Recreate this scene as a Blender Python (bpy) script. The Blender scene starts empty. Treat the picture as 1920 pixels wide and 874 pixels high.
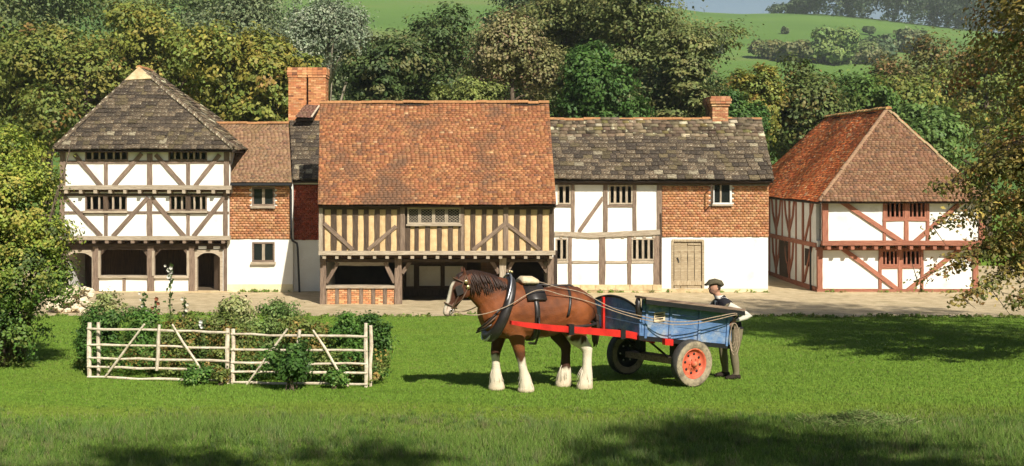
import bpy, math, random
import numpy as np
from mathutils import Matrix, Vector

sc = bpy.context.scene
col = sc.collection
R = math.radians

# ------------------------------------------------------------------ camera, sky, sun, exposure
F, PX0, PY0, CZ = 2000.0, 880.0, 313.0, 5.3       # focal length and principal point in photo pixels, eye height
cd = bpy.data.cameras.new('camera'); cam = bpy.data.objects.new('camera', cd); col.objects.link(cam)
cd.lens = 36 * F / 1920; cd.sensor_width = 36
cd.shift_x = (960 - PX0) / 1920; cd.shift_y = -(437 - PY0) / 1920
cd.clip_start = 0.1; cd.clip_end = 5000
cam.location = (0, 0, CZ); cam.rotation_euler = (R(90), 0, 0)
sc.camera = cam

SUN_AZ, SUN_EL = R(25), R(41)
wd = bpy.data.worlds.new('World'); sc.world = wd; wd.use_nodes = True
nt = wd.node_tree; bg = nt.nodes['Background']
sky = nt.nodes.new('ShaderNodeTexSky'); sky.sky_type = 'NISHITA'; sky.sun_disc = False
sky.sun_elevation = SUN_EL; sky.sun_rotation = R(180) - SUN_AZ
sky.air_density = 1.0; sky.dust_density = 1.5; sky.ozone_density = 1.0
nt.links.new(sky.outputs['Color'], bg.inputs['Color']); bg.inputs['Strength'].default_value = 0.054
sl = bpy.data.lights.new('sun', 'SUN'); sun = bpy.data.objects.new('sun', sl); col.objects.link(sun)
sl.energy = 5.0; sl.angle = R(0.53); sl.color = (1.0, 0.945, 0.84)
sun.rotation_euler = Vector((-math.sin(SUN_AZ) * math.cos(SUN_EL), math.cos(SUN_AZ) * math.cos(SUN_EL), -math.sin(SUN_EL))).to_track_quat('-Z', 'Y').to_euler()
sun.location = (20, -30, 40)
vs = sc.view_settings; vs.view_transform = 'Standard'; vs.look = 'None'; vs.gamma = 1.0; vs.use_curve_mapping = False
vs.exposure = 0.56
sc.cycles.use_denoising = True; sc.cycles.use_adaptive_sampling = True; sc.cycles.adaptive_threshold = 0.02
sc.cycles.max_bounces = 6; sc.cycles.diffuse_bounces = 3; sc.cycles.glossy_bounces = 2
sc.cycles.transmission_bounces = 4; sc.cycles.transparent_max_bounces = 6; sc.cycles.volume_bounces = 1
sc.cycles.caustics_reflective = False; sc.cycles.caustics_refractive = False

# ------------------------------------------------------------------ helpers
def W(px, py, d):
    return Vector(((px - PX0) * d / F, d, CZ - (py - PY0) * d / F))

def srgb(r, g, b):
    def f(c):
        c = c / 255.0
        return c / 12.92 if c <= 0.04045 else ((c + 0.055) / 1.055) ** 2.4
    return (f(r), f(g), f(b))

def smooth(a, b, x):
    t = np.clip((np.asarray(x, float) - a) / (b - a), 0, 1)
    return t * t * (3 - 2 * t)

def near_z(y):
    y = np.asarray(y, float)
    z = 1.52 - 0.065 * (y - 17.9)
    z = np.where(y > 39.0, 0.1485 * np.clip((46 - y) / 7.0, 0, 1) ** 1.3, z)
    z = z + 0.9 * smooth(9, 0, y) + 0.12 * np.clip(-y, 0, 60)
    return z

CREST_PX = np.array([-600, 200, 600, 730, 1000, 1200, 1330, 1380, 1450, 1520, 1620, 1750, 1900, 2600])
CREST_PY = np.array([-60, -45, -40, -32, -25, 2, 22, 24, 22, 22, 30, 46, 62, 60])
def ground_z(x, y):
    x = np.asarray(x, float); y = np.asarray(y, float)
    z = near_z(y)
    px = PX0 + x / np.maximum(y, 40) * F
    e = (PY0 - np.interp(px, CREST_PX, CREST_PY)) / F
    d = np.hypot(x, y)
    crest = CZ + e * 560
    up = smooth(75, 600, y)
    hill = crest * (0.55 * up + 0.45 * np.clip((y - 75) / 485, 0, 1) ** 1.25) * (1 - 0.25 * smooth(575, 900, y))
    hill = hill + 1.2 * np.sin(x * 0.021 + 1.0) * smooth(90, 200, y) * (1 - smooth(380, 520, y))
    return np.where(y > 75, np.maximum(hill, 0) + 0.0, z)

def gz(x, y):
    return float(ground_z(x, y))

def on_ground(px, py, d0=60.0, d1=590.0):
    """first point of the terrain along the line of sight through a photo pixel"""
    d = np.arange(d0, d1, 1.0); hit = ground_z((px - PX0) * d / F, d) >= CZ - (py - PY0) * d / F
    return W(px, py, float(d[np.argmax(hit)]) if hit.any() else d1)

WM = {}
def linkobj(o, parent=None, wm=None):
    """link o; wm is its world matrix"""
    col.objects.link(o)
    wm = wm if wm is not None else Matrix.Identity(4)
    if parent is not None:
        o.parent = parent
        o.matrix_local = WM[parent.name].inverted() @ wm
    else:
        o.matrix_world = wm
    WM[o.name] = wm.copy()
    return o

def tag(o, label=None, cat=None, group=None, kind=None):
    if label: o['label'] = label
    if cat: o['category'] = cat
    if group: o['group'] = group
    if kind: o['kind'] = kind
    return o

def root(name, loc, label, cat, group=None, rz=0.0):
    o = bpy.data.objects.new(name, None); o.empty_display_size = 0.3
    linkobj(o, None, Matrix.Translation(Vector(loc)) @ Matrix.Rotation(rz, 4, 'Z'))
    return tag(o, label, cat, group)

def mesh_from(name, V, Fc, mat=None, smoothf=False, tint=None):
    me = bpy.data.meshes.new(name)
    V = np.asarray(V, float)
    if isinstance(Fc, np.ndarray):
        k = Fc.shape[1]; m = len(Fc)
        me.vertices.add(len(V)); me.vertices.foreach_set('co', V.astype(np.float32).ravel())
        me.loops.add(m * k); me.loops.foreach_set('vertex_index', Fc.astype(np.int32).ravel())
        me.polygons.add(m); me.polygons.foreach_set('loop_start', np.arange(0, m * k, k, dtype=np.int32))
        me.update(calc_edges=True)
    else:
        me.from_pydata([tuple(v) for v in V], [], [tuple(f) for f in Fc]); me.update()
    if smoothf:
        me.polygons.foreach_set('use_smooth', np.ones(len(me.polygons), dtype=bool))
    if tint is not None:
        a = me.attributes.new('tint', 'FLOAT_COLOR', 'FACE')
        t = np.ones((len(me.polygons), 4), np.float32); t[:, :3] = tint
        a.data.foreach_set('color', t.ravel())
    if mat is not None: me.materials.append(mat)
    return me

def mk(name, V, Fc, mat, parent=None, smoothf=False, tint=None):
    """mesh object from world-space vertices; its own frame is that of its parent"""
    V = np.asarray(V, float)
    wm = WM[parent.name] if parent is not None else Matrix.Identity(4)
    if parent is not None:
        inv = np.array(wm.inverted())
        V = V @ inv[:3, :3].T + inv[:3, 3]
    return linkobj(bpy.data.objects.new(name, mesh_from(name, V, Fc, mat, smoothf, tint)), parent, wm)

BOXF = [(0, 3, 2, 1), (4, 5, 6, 7), (0, 1, 5, 4), (1, 2, 6, 5), (2, 3, 7, 6), (3, 0, 4, 7)]
class G:
    """collects shapes in world space for one mesh"""
    def __init__(s): s.V = []; s.F = []; s.C = []
    def add(s, V, Fc, c=None):
        b = len(s.V); s.V += [tuple(v) for v in V]; s.F += [tuple(i + b for i in f) for f in Fc]
        s.C += [c or (1, 1, 1)] * len(Fc); return s
    def box(s, x0, x1, y0, y1, z0, z1, c=None):
        return s.add([(x0, y0, z0), (x1, y0, z0), (x1, y1, z0), (x0, y1, z0), (x0, y0, z1), (x1, y0, z1), (x1, y1, z1), (x0, y1, z1)], BOXF, c)
    def obox(s, c, ax, ay, az, col_=None):
        """box from centre and half-axis vectors"""
        c, ax, ay, az = map(Vector, (c, ax, ay, az))
        return s.add([c - ax - ay - az, c + ax - ay - az, c + ax + ay - az, c - ax + ay - az, c - ax - ay + az, c + ax - ay + az, c + ax + ay + az, c - ax + ay + az], BOXF, col_)
    def bar(s, p0, p1, w, t, side=(0, 1, 0), c=None):
        p0, p1 = Vector(p0), Vector(p1); a = (p1 - p0) / 2; sd = Vector(side)
        n = a.cross(sd).normalized(); sd = n.cross(a).normalized()
        return s.obox((p0 + p1) / 2, a, sd * t / 2, n * w / 2, c)
    def tube(s, pts, rad, n=8, c=None, cap=True):
        pts = [Vector(p) for p in pts]; k = len(pts)
        rad = rad if isinstance(rad, (list, tuple)) else [rad] * k
        V = []; ref = Vector((0.31, 0.2, 0.93)).normalized()
        for i, p in enumerate(pts):
            t = (pts[min(i + 1, k - 1)] - pts[max(i - 1, 0)])
            t = t.normalized() if t.length > 1e-9 else Vector((0, 0, 1))
            if abs(t.dot(ref)) > 0.97: ref = Vector((1, 0, 0.1)).normalized()
            a = t.cross(ref).normalized(); b = t.cross(a)
            for j in range(n):
                q = 2 * math.pi * j / n; V.append(p + (a * math.cos(q) + b * math.sin(q)) * rad[i])
        Fc = [(i * n + j, i * n + (j + 1) % n, (i + 1) * n + (j + 1) % n, (i + 1) * n + j) for i in range(k - 1) for j in range(n)]
        if cap: Fc += [tuple(range(n - 1, -1, -1)), tuple(range((k - 1) * n, k * n))]
        return s.add(V, Fc, c)
    def lathe(s, c, axis, prof, n=24, col_=None):
        """prof: (distance along axis, radius)"""
        c, ax = Vector(c), Vector(axis).normalized()
        a = ax.cross(Vector((0, 0, 1)) if abs(ax.z) < 0.9 else Vector((1, 0, 0))).normalized(); b = ax.cross(a)
        V = [c + ax * h + (a * math.cos(2 * math.pi * j / n) + b * math.sin(2 * math.pi * j / n)) * r for h, r in prof for j in range(n)]
        k = len(prof)
        Fc = [(i * n + j, i * n + (j + 1) % n, (i + 1) * n + (j + 1) % n, (i + 1) * n + j) for i in range(k - 1) for j in range(n)]
        return s.add(V, Fc, col_)
    def build(s, name, mat, parent=None, smoothf=False, tint=False):
        return mk(name, s.V, s.F, mat, parent, smoothf, np.array(s.C) if tint else None)

# ------------------------------------------------------------------ materials
def M(name, c, c2=None, rough=0.85, scale=4.0, stretch=(1, 1, 1), bump=0.0, bscale=None, rnd=0.0, attr=False, spec=0.3,
      c3=None, s3=0.6, t3=(0.52, 0.7), transl=0.0, detail=4, metal=0.0, coat=0.0, upn=0.0):
    """principled material: two-tone noise, optional tint attribute, per-object tone, a second blotch colour c3, bump"""
    m = bpy.data.materials.new(name); m.use_nodes = True
    n = m.node_tree.nodes; L = m.node_tree.links.new
    b = n['Principled BSDF']; b.inputs['Roughness'].default_value = rough
    b.inputs['Specular IOR Level'].default_value = spec; b.inputs['Metallic'].default_value = metal
    if coat: b.inputs['Coat Weight'].default_value = coat
    tc = n.new('ShaderNodeTexCoord'); mp = n.new('ShaderNodeMapping'); mp.inputs['Scale'].default_value = stretch
    L(tc.outputs['Object'], mp.inputs['Vector'])
    nz = n.new('ShaderNodeTexNoise'); nz.inputs['Scale'].default_value = scale; nz.inputs['Detail'].default_value = detail
    nz.inputs['Roughness'].default_value = 0.65
    L(mp.outputs[0], nz.inputs['Vector'])
    rp = n.new('ShaderNodeValToRGB'); rp.color_ramp.elements[0].position = 0.32; rp.color_ramp.elements[1].position = 0.68
    c2 = c2 or tuple(x * 0.72 for x in c)
    rp.color_ramp.elements[0].color = (*c2, 1); rp.color_ramp.elements[1].color = (*c, 1)
    L(nz.outputs['Fac'], rp.inputs['Fac']); out = rp.outputs['Color']
    def mix(kind, f, A, B):
        x = n.new('ShaderNodeMix'); x.data_type = 'RGBA'; x.blend_type = kind
        x.inputs['Factor'].default_value = f if not hasattr(f, 'node') else 1.0
        if hasattr(f, 'node'): L(f, x.inputs['Factor'])
        L(A, x.inputs[6])
        if hasattr(B, 'node'): L(B, x.inputs[7])
        else: x.inputs[7].default_value = (*B, 1)
        return x.outputs[2]
    if attr:
        at = n.new('ShaderNodeAttribute'); at.attribute_name = 'tint'
        out = mix('MULTIPLY', 1.0, at.outputs['Color'], out)
    if c3 is not None:
        n3 = n.new('ShaderNodeTexNoise'); n3.inputs['Scale'].default_value = s3; n3.inputs['Detail'].default_value = 5
        n3.inputs['Roughness'].default_value = 0.7
        L(tc.outputs['Object'], n3.inputs['Vector'])
        r3 = n.new('ShaderNodeMapRange'); r3.inputs['From Min'].default_value = t3[0]; r3.inputs['From Max'].default_value = t3[1]
        L(n3.outputs['Fac'], r3.inputs['Value'])
        out = mix('MIX', r3.outputs[0], out, c3)
    if rnd:
        oi = n.new('ShaderNodeObjectInfo'); hs = n.new('ShaderNodeHueSaturation')
        mr = n.new('ShaderNodeMapRange'); mr.inputs['To Min'].default_value = 1 - rnd; mr.inputs['To Max'].default_value = 1 + rnd
        L(oi.outputs['Random'], mr.inputs['Value']); L(mr.outputs[0], hs.inputs['Value']); L(out, hs.inputs['Color']); out = hs.outputs['Color']
    L(out, b.inputs['Base Color'])
    if bump:
        bz = n.new('ShaderNodeTexNoise'); bz.inputs['Scale'].default_value = bscale or scale * 5; bz.inputs['Detail'].default_value = 5
        L(mp.outputs[0], bz.inputs['Vector'])
        bp = n.new('ShaderNodeBump'); bp.inputs['Strength'].default_value = bump; bp.inputs['Distance'].default_value = 0.03
        L(bz.outputs['Fac'], bp.inputs['Height']); L(bp.outputs[0], b.inputs['Normal'])
    if upn:   # soft blades of grass: shading normal leans towards the sky
        ge = n.new('ShaderNodeNewGeometry'); va = n.new('ShaderNodeVectorMath'); va.operation = 'MULTIPLY_ADD'; va.inputs[1].default_value = (1 - upn,) * 3; va.inputs[2].default_value = (0, 0, upn)
        L(ge.outputs['Normal'], va.inputs[0]); vn = n.new('ShaderNodeVectorMath'); vn.operation = 'NORMALIZE'; L(va.outputs[0], vn.inputs[0]); L(vn.outputs[0], b.inputs['Normal'])
    if transl:
        tr = n.new('ShaderNodeBsdfTranslucent'); L(out, tr.inputs['Color'])
        ms = n.new('ShaderNodeMixShader'); ms.inputs['Fac'].default_value = transl
        L(b.outputs[0], ms.inputs[1]); L(tr.outputs[0], ms.inputs[2])
        L(ms.outputs[0], n['Material Output'].inputs['Surface'])
    return m

WHT = (1, 1, 1)
m_plaster = M('lime_plaster', (0.80, 0.78, 0.72), (0.72, 0.69, 0.62), scale=1.5, bump=0.25, bscale=9, c3=(0.52, 0.47, 0.38), s3=0.8, t3=(0.55, 0.85))
m_plaster_stain = M('stained_plaster', (0.72, 0.64, 0.42), (0.62, 0.52, 0.30), scale=2.0, bump=0.3, bscale=9)
m_oak = M('grey_oak', srgb(142, 122, 104), srgb(90, 74, 62), scale=3.0, stretch=(1, 14, 14), bump=0.5, bscale=9, rnd=0.16)
m_oak_dark = M('dark_oak', srgb(102, 84, 68), srgb(58, 46, 37), scale=3.0, stretch=(1, 14, 14), bump=0.5, bscale=9, rnd=0.18)
m_oak_pale = M('silver_oak', srgb(188, 174, 152), srgb(138, 122, 102), scale=3.0, stretch=(1, 14, 14), bump=0.45, bscale=9, rnd=0.12)
m_redwood = M('red_ochre_oak', srgb(170, 114, 90), srgb(130, 80, 62), scale=3.0, stretch=(1, 12, 12), bump=0.4, bscale=9, rnd=0.12)
m_ochre = M('ochre_daub', srgb(212, 184, 138), srgb(190, 158, 114), scale=5.0, bump=0.35, bscale=20, rnd=0.07)
m_brickpanel = M('brick_panel', srgb(206, 160, 112), srgb(168, 112, 78), scale=9.0, bump=0.5, bscale=22, rnd=0.1)
m_tile = M('clay_tile', WHT, (0.70, 0.68, 0.66), scale=7, attr=True, bump=0.35, bscale=30, c3=srgb(112, 82, 62), s3=0.38, t3=(0.48, 0.60))
m_tile_red = M('red_clay_tile', WHT, (0.74, 0.70, 0.66), scale=7, attr=True, bump=0.35, bscale=30, c3=srgb(128, 84, 60), s3=0.5, t3=(0.56, 0.8))
m_tile_plain = M('brown_clay_tile', WHT, (0.80, 0.77, 0.74), scale=5, attr=True, bump=0.3, bscale=30, c3=srgb(110, 92, 58), s3=0.5, t3=(0.56, 0.85))
m_hung = M('hung_clay_tile', WHT, (0.80, 0.76, 0.72), scale=6, attr=True, bump=0.3, bscale=30)
m_slab = M('stone_slab', srgb(112, 96, 76), srgb(54, 45, 36), scale=5.0, bump=0.9, bscale=14, rnd=0.32, c3=srgb(206, 200, 172), s3=6.5, t3=(0.60, 0.65))
m_slab_dark = M('dark_stone_slab', srgb(84, 72, 60), srgb(42, 36, 30), scale=5.0, bump=0.9, bscale=14, rnd=0.28, c3=srgb(180, 174, 146), s3=6.5, t3=(0.62, 0.67))
m_slab_pale = M('lichened_slab', srgb(160, 150, 124), srgb(88, 76, 62), scale=5.0, bump=0.9, bscale=14, rnd=0.2)
m_slab_moss = M('mossy_slab', srgb(112, 99, 72), srgb(60, 51, 38), scale=5.0, bump=0.9, bscale=14, rnd=0.3)
m_slab_far = M('stone_slab_mass', WHT, (0.55, 0.53, 0.50), scale=5.0, attr=True, bump=0.8, bscale=14, c3=srgb(190, 184, 152), s3=4.2, t3=(0.585, 0.67))
m_ridge = M('ridge_tile', srgb(188, 140, 92), srgb(140, 96, 62), scale=2.5, bump=0.3, rnd=0.1, c3=srgb(196, 180, 104), s3=1.6, t3=(0.5, 0.7))
m_brick = M('brick', WHT, (0.78, 0.74, 0.70), scale=8, attr=True, bump=0.4, bscale=40, c3=srgb(110, 84, 62), s3=0.9, t3=(0.62, 0.85))
m_mortar = M('mortar', srgb(170, 142, 112), scale=6)
m_stone = M('sandstone', srgb(206, 186, 146), srgb(166, 142, 104), scale=3, bump=0.5, bscale=12, rnd=0.13)
m_inside = M('brown_boards', srgb(92, 68, 48), srgb(58, 42, 30), scale=2, stretch=(9, 9, 1))
m_dark = M('dark_lining', srgb(60, 48, 38), srgb(40, 32, 26), scale=2)
m_floor_in = M('earth_floor', srgb(96, 82, 64), scale=3)
m_door = M('weathered_planks', srgb(186, 170, 140), srgb(138, 118, 92), scale=2.6, stretch=(11, 11, 1), bump=0.5, rnd=0.1)
m_iron = M('black_iron', (0.02, 0.02, 0.022), rough=0.55, scale=20, spec=0.4)
m_white = M('white_paint', (0.72, 0.72, 0.68), (0.6, 0.59, 0.54), scale=6, rough=0.5)
m_leaf = M('leaves', WHT, (0.74, 0.74, 0.7), scale=2.0, attr=True, rough=0.55, spec=0.25, transl=0.27)
m_bark = M('bark', srgb(112, 96, 78), srgb(62, 52, 42), scale=3, stretch=(5, 5, 1), bump=0.9, bscale=14)
m_birch = M('pale_bark', srgb(176, 166, 146), srgb(112, 100, 84), scale=3, stretch=(3, 3, 1), bump=0.6)

def glass():
    m = bpy.data.materials.new('window_glass'); m.use_nodes = True; b = m.node_tree.nodes['Principled BSDF']
    b.inputs['Base Color'].default_value = (0.10, 0.12, 0.11, 1); b.inputs['Roughness'].default_value = 0.054
    b.inputs['Transmission Weight'].default_value = 0.85; b.inputs['IOR'].default_value = 1.3
    return m
m_glass = glass()
# ------------------------------------------------------------------ ground, path
def grid(xs, ys, off=0.0):
    X, Y = np.meshgrid(xs, ys); Z = ground_z(X, Y) + off
    V = np.stack([X.ravel(), Y.ravel(), Z.ravel()], 1); nx, ny = len(xs), len(ys)
    i, j = np.meshgrid(np.arange(nx - 1), np.arange(ny - 1)); a = (j * nx + i).ravel()
    return V, np.stack([a, a + 1, a + nx + 1, a + nx], 1)

def ground_material():
    m = bpy.data.materials.new('turf'); m.use_nodes = True; n = m.node_tree.nodes; L = m.node_tree.links.new
    b = n['Principled BSDF']; b.inputs['Roughness'].default_value = 0.9; b.inputs['Specular IOR Level'].default_value = 0.1
    tc = n.new('ShaderNodeTexCoord')
    def noise(scale, stretch=(1, 1, 1), det=5):
        mp = n.new('ShaderNodeMapping'); mp.inputs['Scale'].default_value = stretch; L(tc.outputs['Object'], mp.inputs['Vector'])
        z = n.new('ShaderNodeTexNoise'); z.inputs['Scale'].default_value = scale; z.inputs['Detail'].default_value = det
        L(mp.outputs[0], z.inputs['Vector']); return z.outputs['Fac']
    def ramp(f, cs, ps):
        r = n.new('ShaderNodeValToRGB'); e = r.color_ramp.elements
        e[0].color = (*cs[0], 1); e[0].position = ps[0]; e[1].color = (*cs[-1], 1); e[1].position = ps[-1]
        for c, p in list(zip(cs, ps))[1:-1]:
            k = e.new(p); k.color = (*c, 1)
        L(f, r.inputs['Fac']); return r.outputs['Color']
    def mix(f, A, B, kind='MIX'):
        x = n.new('ShaderNodeMix'); x.data_type = 'RGBA'; x.blend_type = kind
        if hasattr(f, 'node'): L(f, x.inputs['Factor'])
        else: x.inputs['Factor'].default_value = f
        L(A, x.inputs[6]); L(B, x.inputs[7]); return x.outputs[2]
    lawn = ramp(noise(0.5, (0.5, 1.6, 1)), [(0.120, 0.200, 0.020), (0.160, 0.255, 0.028), (0.200, 0.262, 0.040)], [0.3, 0.52, 0.75])
    fine = ramp(noise(9, (1, 1, 1), 8), [(0.6, 0.6, 0.6), (1.2, 1.2, 1.15)], [0.3, 0.72])
    lawn = mix(1.0, lawn, fine, 'MULTIPLY')
    hill = ramp(noise(0.012, (0.45, 1.3, 1), 6), [(0.072, 0.135, 0.028), (0.098, 0.170, 0.034), (0.165, 0.160, 0.06)], [0.35, 0.55, 0.75])
    geo = n.new('ShaderNodeNewGeometry'); sp = n.new('ShaderNodeSeparateXYZ'); L(geo.outputs['Position'], sp.inputs[0])
    mr = n.new('ShaderNodeMapRange'); mr.inputs['From Min'].default_value = 60; mr.inputs['From Max'].default_value = 110
    L(sp.outputs['Y'], mr.inputs['Value'])
    L(mix(mr.outputs[0], lawn, hill), b.inputs['Base Color'])
    bp = n.new('ShaderNodeBump'); bp.inputs['Strength'].default_value = 0.5; bp.inputs['Distance'].default_value = 0.05
    L(noise(16, det=8), bp.inputs['Height']); L(bp.outputs[0], b.inputs['Normal'])
    return m
m_turf = ground_material()
ys = np.concatenate([np.arange(-45, 10, 2.5), np.arange(10, 50, 0.5), np.arange(50, 130, 3), np.arange(130, 1500, 12)])
xs = np.concatenate([np.arange(-900, -80, 20), np.arange(-80, 80, 2), np.arange(80, 901, 20)])
tag(mk('ground', *grid(xs, ys), m_turf, smoothf=True), 'green lawn running up to the fields on the hillside', kind='structure')

m_path = M('gravel_path', srgb(196, 178, 144), srgb(160, 142, 108), scale=2.2, bump=0.7, bscale=40, c3=srgb(142, 130, 96), s3=0.7, t3=(0.52, 0.75), detail=8)
pxs = np.arange(-30, 34, 0.5); rng = np.random.default_rng(5)
edge = 35.1 + 0.40 * np.sin(pxs * 0.55) + 0.22 * np.sin(pxs * 1.9 + 1) + rng.normal(0, 0.05, len(pxs)) - 0.9 * smooth(8, 14, pxs)
V = []; nrow = 26
for k in range(nrow):
    t = k / (nrow - 1); yy = edge + (57 - edge) * t ** 1.3
    V += list(zip(pxs, yy, ground_z(pxs, yy) + 0.012 + 0.01 * np.sin(pxs * 3 + k) * (0 < k)))
nx = len(pxs)
Fc = np.array([(r * nx + i, r * nx + i + 1, (r + 1) * nx + i + 1, (r + 1) * nx + i) for r in range(nrow - 1) for i in range(nx - 1)])
tag(mk('path', np.array(V), Fc, m_path, smoothf=True), 'pale gravel path in front of the timbered houses', kind='structure')

# ------------------------------------------------------------------ building kit
RB = random.Random(11)
BEAMS = {}
def beam_mesh(L, w, t, mat, seed):
    r = random.Random(seed); k = max(2, min(6, int(L / 0.35) + 1)); V = []
    bow = r.uniform(-1, 1) * min(0.02, L * 0.006)
    for i in range(k + 1):
        x = (i / k - 0.5) * L; off = bow * (1 - (2 * i / k - 1) ** 2); s = 1 + r.uniform(-0.09, 0.09)
        for a, b in ((-1, -1), (1, -1), (1, 1), (-1, 1)):
            V.append((x, a * t / 2 + (r.uniform(-0.006, 0.004) if a < 0 else 0), b * w / 2 * s + off + r.uniform(-0.004, 0.004)))
    Fc = [(i * 4 + j, (i + 1) * 4 + j, (i + 1) * 4 + (j + 1) % 4, i * 4 + (j + 1) % 4) for i in range(k) for j in range(4)]
    Fc += [(0, 1, 2, 3), (4 * k + 3, 4 * k + 2, 4 * k + 1, 4 * k)]
    return mesh_from('timber', V, Fc, mat)
def beam(name, p0, p1, w, t, mat, parent, depth=(0, 1, 0)):
    """hewn timber from p0 to p1; w is its width on the wall's face, t its depth"""
    p0, p1 = Vector(p0), Vector(p1); ax = p1 - p0; L = ax.length; X = ax.normalized(); Yd = Vector(depth)
    Z = X.cross(Yd).normalized(); Y = Z.cross(X)
    wm = Matrix(((X.x, Y.x, Z.x, 0), (X.y, Y.y, Z.y, 0), (X.z, Y.z, Z.z, 0), (0, 0, 0, 1)))
    wm = Matrix.Translation((p0 + p1) / 2) @ wm
    return linkobj(bpy.data.objects.new(name, beam_mesh(L, w, t, mat, RB.random())), parent, wm)

class Facade:
    """a front wall that faces the viewer, at distance d; positions on it are given in photo pixels"""
    def __init__(s, d, parent): s.d = d; s.p = parent; s.k = d / F
    def P(s, px, py, dy=0.0):
        v = W(px, py, s.d); v.y += dy; return v
    def timber(s, x0, y0, x1, y1, w, mat=None, name='timber', proud=0.045, t=0.16, parent=None):
        dy = -proud + t / 2 + RB.uniform(-0.006, 0.006)
        return beam(name, s.P(x0, y0, dy), s.P(x1, y1, dy), w * s.k, t, mat or m_oak, parent or s.p)
    def wall(s, x0, x1, y0, y1, mat, holes=(), t=0.2, name='wall', parent=None, sub=0.9):
        """slab of wall with rectangular openings cut through it"""
        X = sorted({x0, x1, *[h[0] for h in holes], *[h[1] for h in holes]}); Yp = sorted({y0, y1, *[h[2] for h in holes], *[h[3] for h in holes]})
        X = [x for x in X if x0 <= x <= x1]; Yp = [y for y in Yp if y0 <= y <= y1]
        g = G(); n = (len(X) - 1, len(Yp) - 1)
        solid = lambda i, j: 0 <= i < n[0] and 0 <= j < n[1] and not any(h[0] < (X[i] + X[i + 1]) / 2 < h[1] and h[2] < (Yp[j] + Yp[j + 1]) / 2 < h[3] for h in holes)
        for i in range(n[0]):
            for j in range(n[1]):
                if not solid(i, j): continue
                a, b, c, d = s.P(X[i], Yp[j + 1]), s.P(X[i + 1], Yp[j + 1]), s.P(X[i + 1], Yp[j]), s.P(X[i], Yp[j]); o = Vector((0, t, 0))
                V = [a, b, c, d, a + o, b + o, c + o, d + o]; fs = [(0, 1, 2, 3), (7, 6, 5, 4)]
                if not solid(i, j + 1): fs.append((0, 4, 5, 1))
                if not solid(i + 1, j): fs.append((1, 5, 6, 2))
                if not solid(i, j - 1): fs.append((2, 6, 7, 3))
                if not solid(i - 1, j): fs.append((3, 7, 4, 0))
                g.add(V, fs)
        return g.build(name, mat, parent or s.p)
    def window(s, x0, x1, y0, y1, mull, fw=2.5, mat=None, recess=0.0, glazed=False, mw=3.0, sill=None, lattice=False):
        """frame (the part) with each mullion, pane and sill below it"""
        mat = mat or m_oak; g = G(); k = s.k; t = 0.10; dy = recess + 0.02
        for (a, b, c, d) in ((x0, x1, y0, y0 + fw), (x0, x1, y1 - fw, y1), (x0, x0 + fw, y0 + fw, y1 - fw), (x1 - fw, x1, y0 + fw, y1 - fw)):
            p, q = s.P(a, d), s.P(b, c); g.box(p.x, q.x, s.d + dy - t / 2, s.d + dy + t / 2, p.z, q.z)
        w = g.build('window', mat, s.p)
        for mx in mull:
            beam('mullion', s.P(mx, y1 - fw, dy), s.P(mx, y0 + fw, dy), mw * k, 0.07, m_oak_pale if mat is not m_redwood else mat, w)
        if glazed:
            ed = [x0 + fw] + [q for mx in mull for q in (mx - mw / 2, mx + mw / 2)] + [x1 - fw]
            for i in range(0, len(ed), 2):
                p, q = s.P(ed[i], y1 - fw), s.P(ed[i + 1], y0 + fw)
                if q.x - p.x < 0.05: continue
                pg = G().box(p.x, q.x, s.d + dy + 0.01, s.d + dy + 0.018, p.z, q.z).build('pane', m_glass, w)
                if lattice:
                    lg = G(); nx_, nz_ = 3, 5
                    for u in range(-nz_, nx_ + 1):
                        for sg in (1, -1):
                            pts = []
                            for v in np.linspace(0, 1, 2):
                                pts.append((u + v * nz_) / nx_)
                            a0, a1 = pts; v0, v1 = 0.0, 1.0
                            if a1 <= 0 or a0 >= 1: continue
                            if a0 < 0: v0 = (0 - a0) / (a1 - a0)
                            if a1 > 1: v1 = (1 - a0) / (a1 - a0)
                            A0, A1 = a0 + (a1 - a0) * v0, a0 + (a1 - a0) * v1
                            if sg < 0: A0, A1 = 1 - A0, 1 - A1
                            yy = s.d + dy + 0.004 - 0.001 * sg
                            lg.bar((p.x + (q.x - p.x) * A0, yy, p.z + (q.z - p.z) * v0), (p.x + (q.x - p.x) * A1, yy, p.z + (q.z - p.z) * v1), 0.012, 0.006)
                    lg.build('lead_lattice', m_oak_pale, w)
        if sill:
            beam('sill', s.P(x0 - 2, y1 + sill / 2, -0.04), s.P(x1 + 2, y1 + sill / 2, -0.04), sill * k, 0.2, m_oak_pale if mat is not m_redwood else mat, w)
        return w
    def joists(s, xs, y, sz=4.0, mat=None, out=0.22, name='joist'):
        for x in xs:
            p = s.P(x, y); beam(name, (p.x, s.d - 0.05, p.z), (p.x, s.d + 0.75, p.z), sz * s.k, sz * s.k, mat or m_oak_pale, s.p, depth=(0, 0, 1))

def jit(c, r, v=0.16, h=0.06):
    k = 1 + r.uniform(-v, v); return tuple(max(0.002, x * k * (1 + r.uniform(-h, h))) for x in c)

def pick(r, pal):
    t = r.random() * sum(p[0] for p in pal)
    for w, c in pal:
        t -= w
        if t <= 0: return c
    return pal[-1][1]

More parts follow.
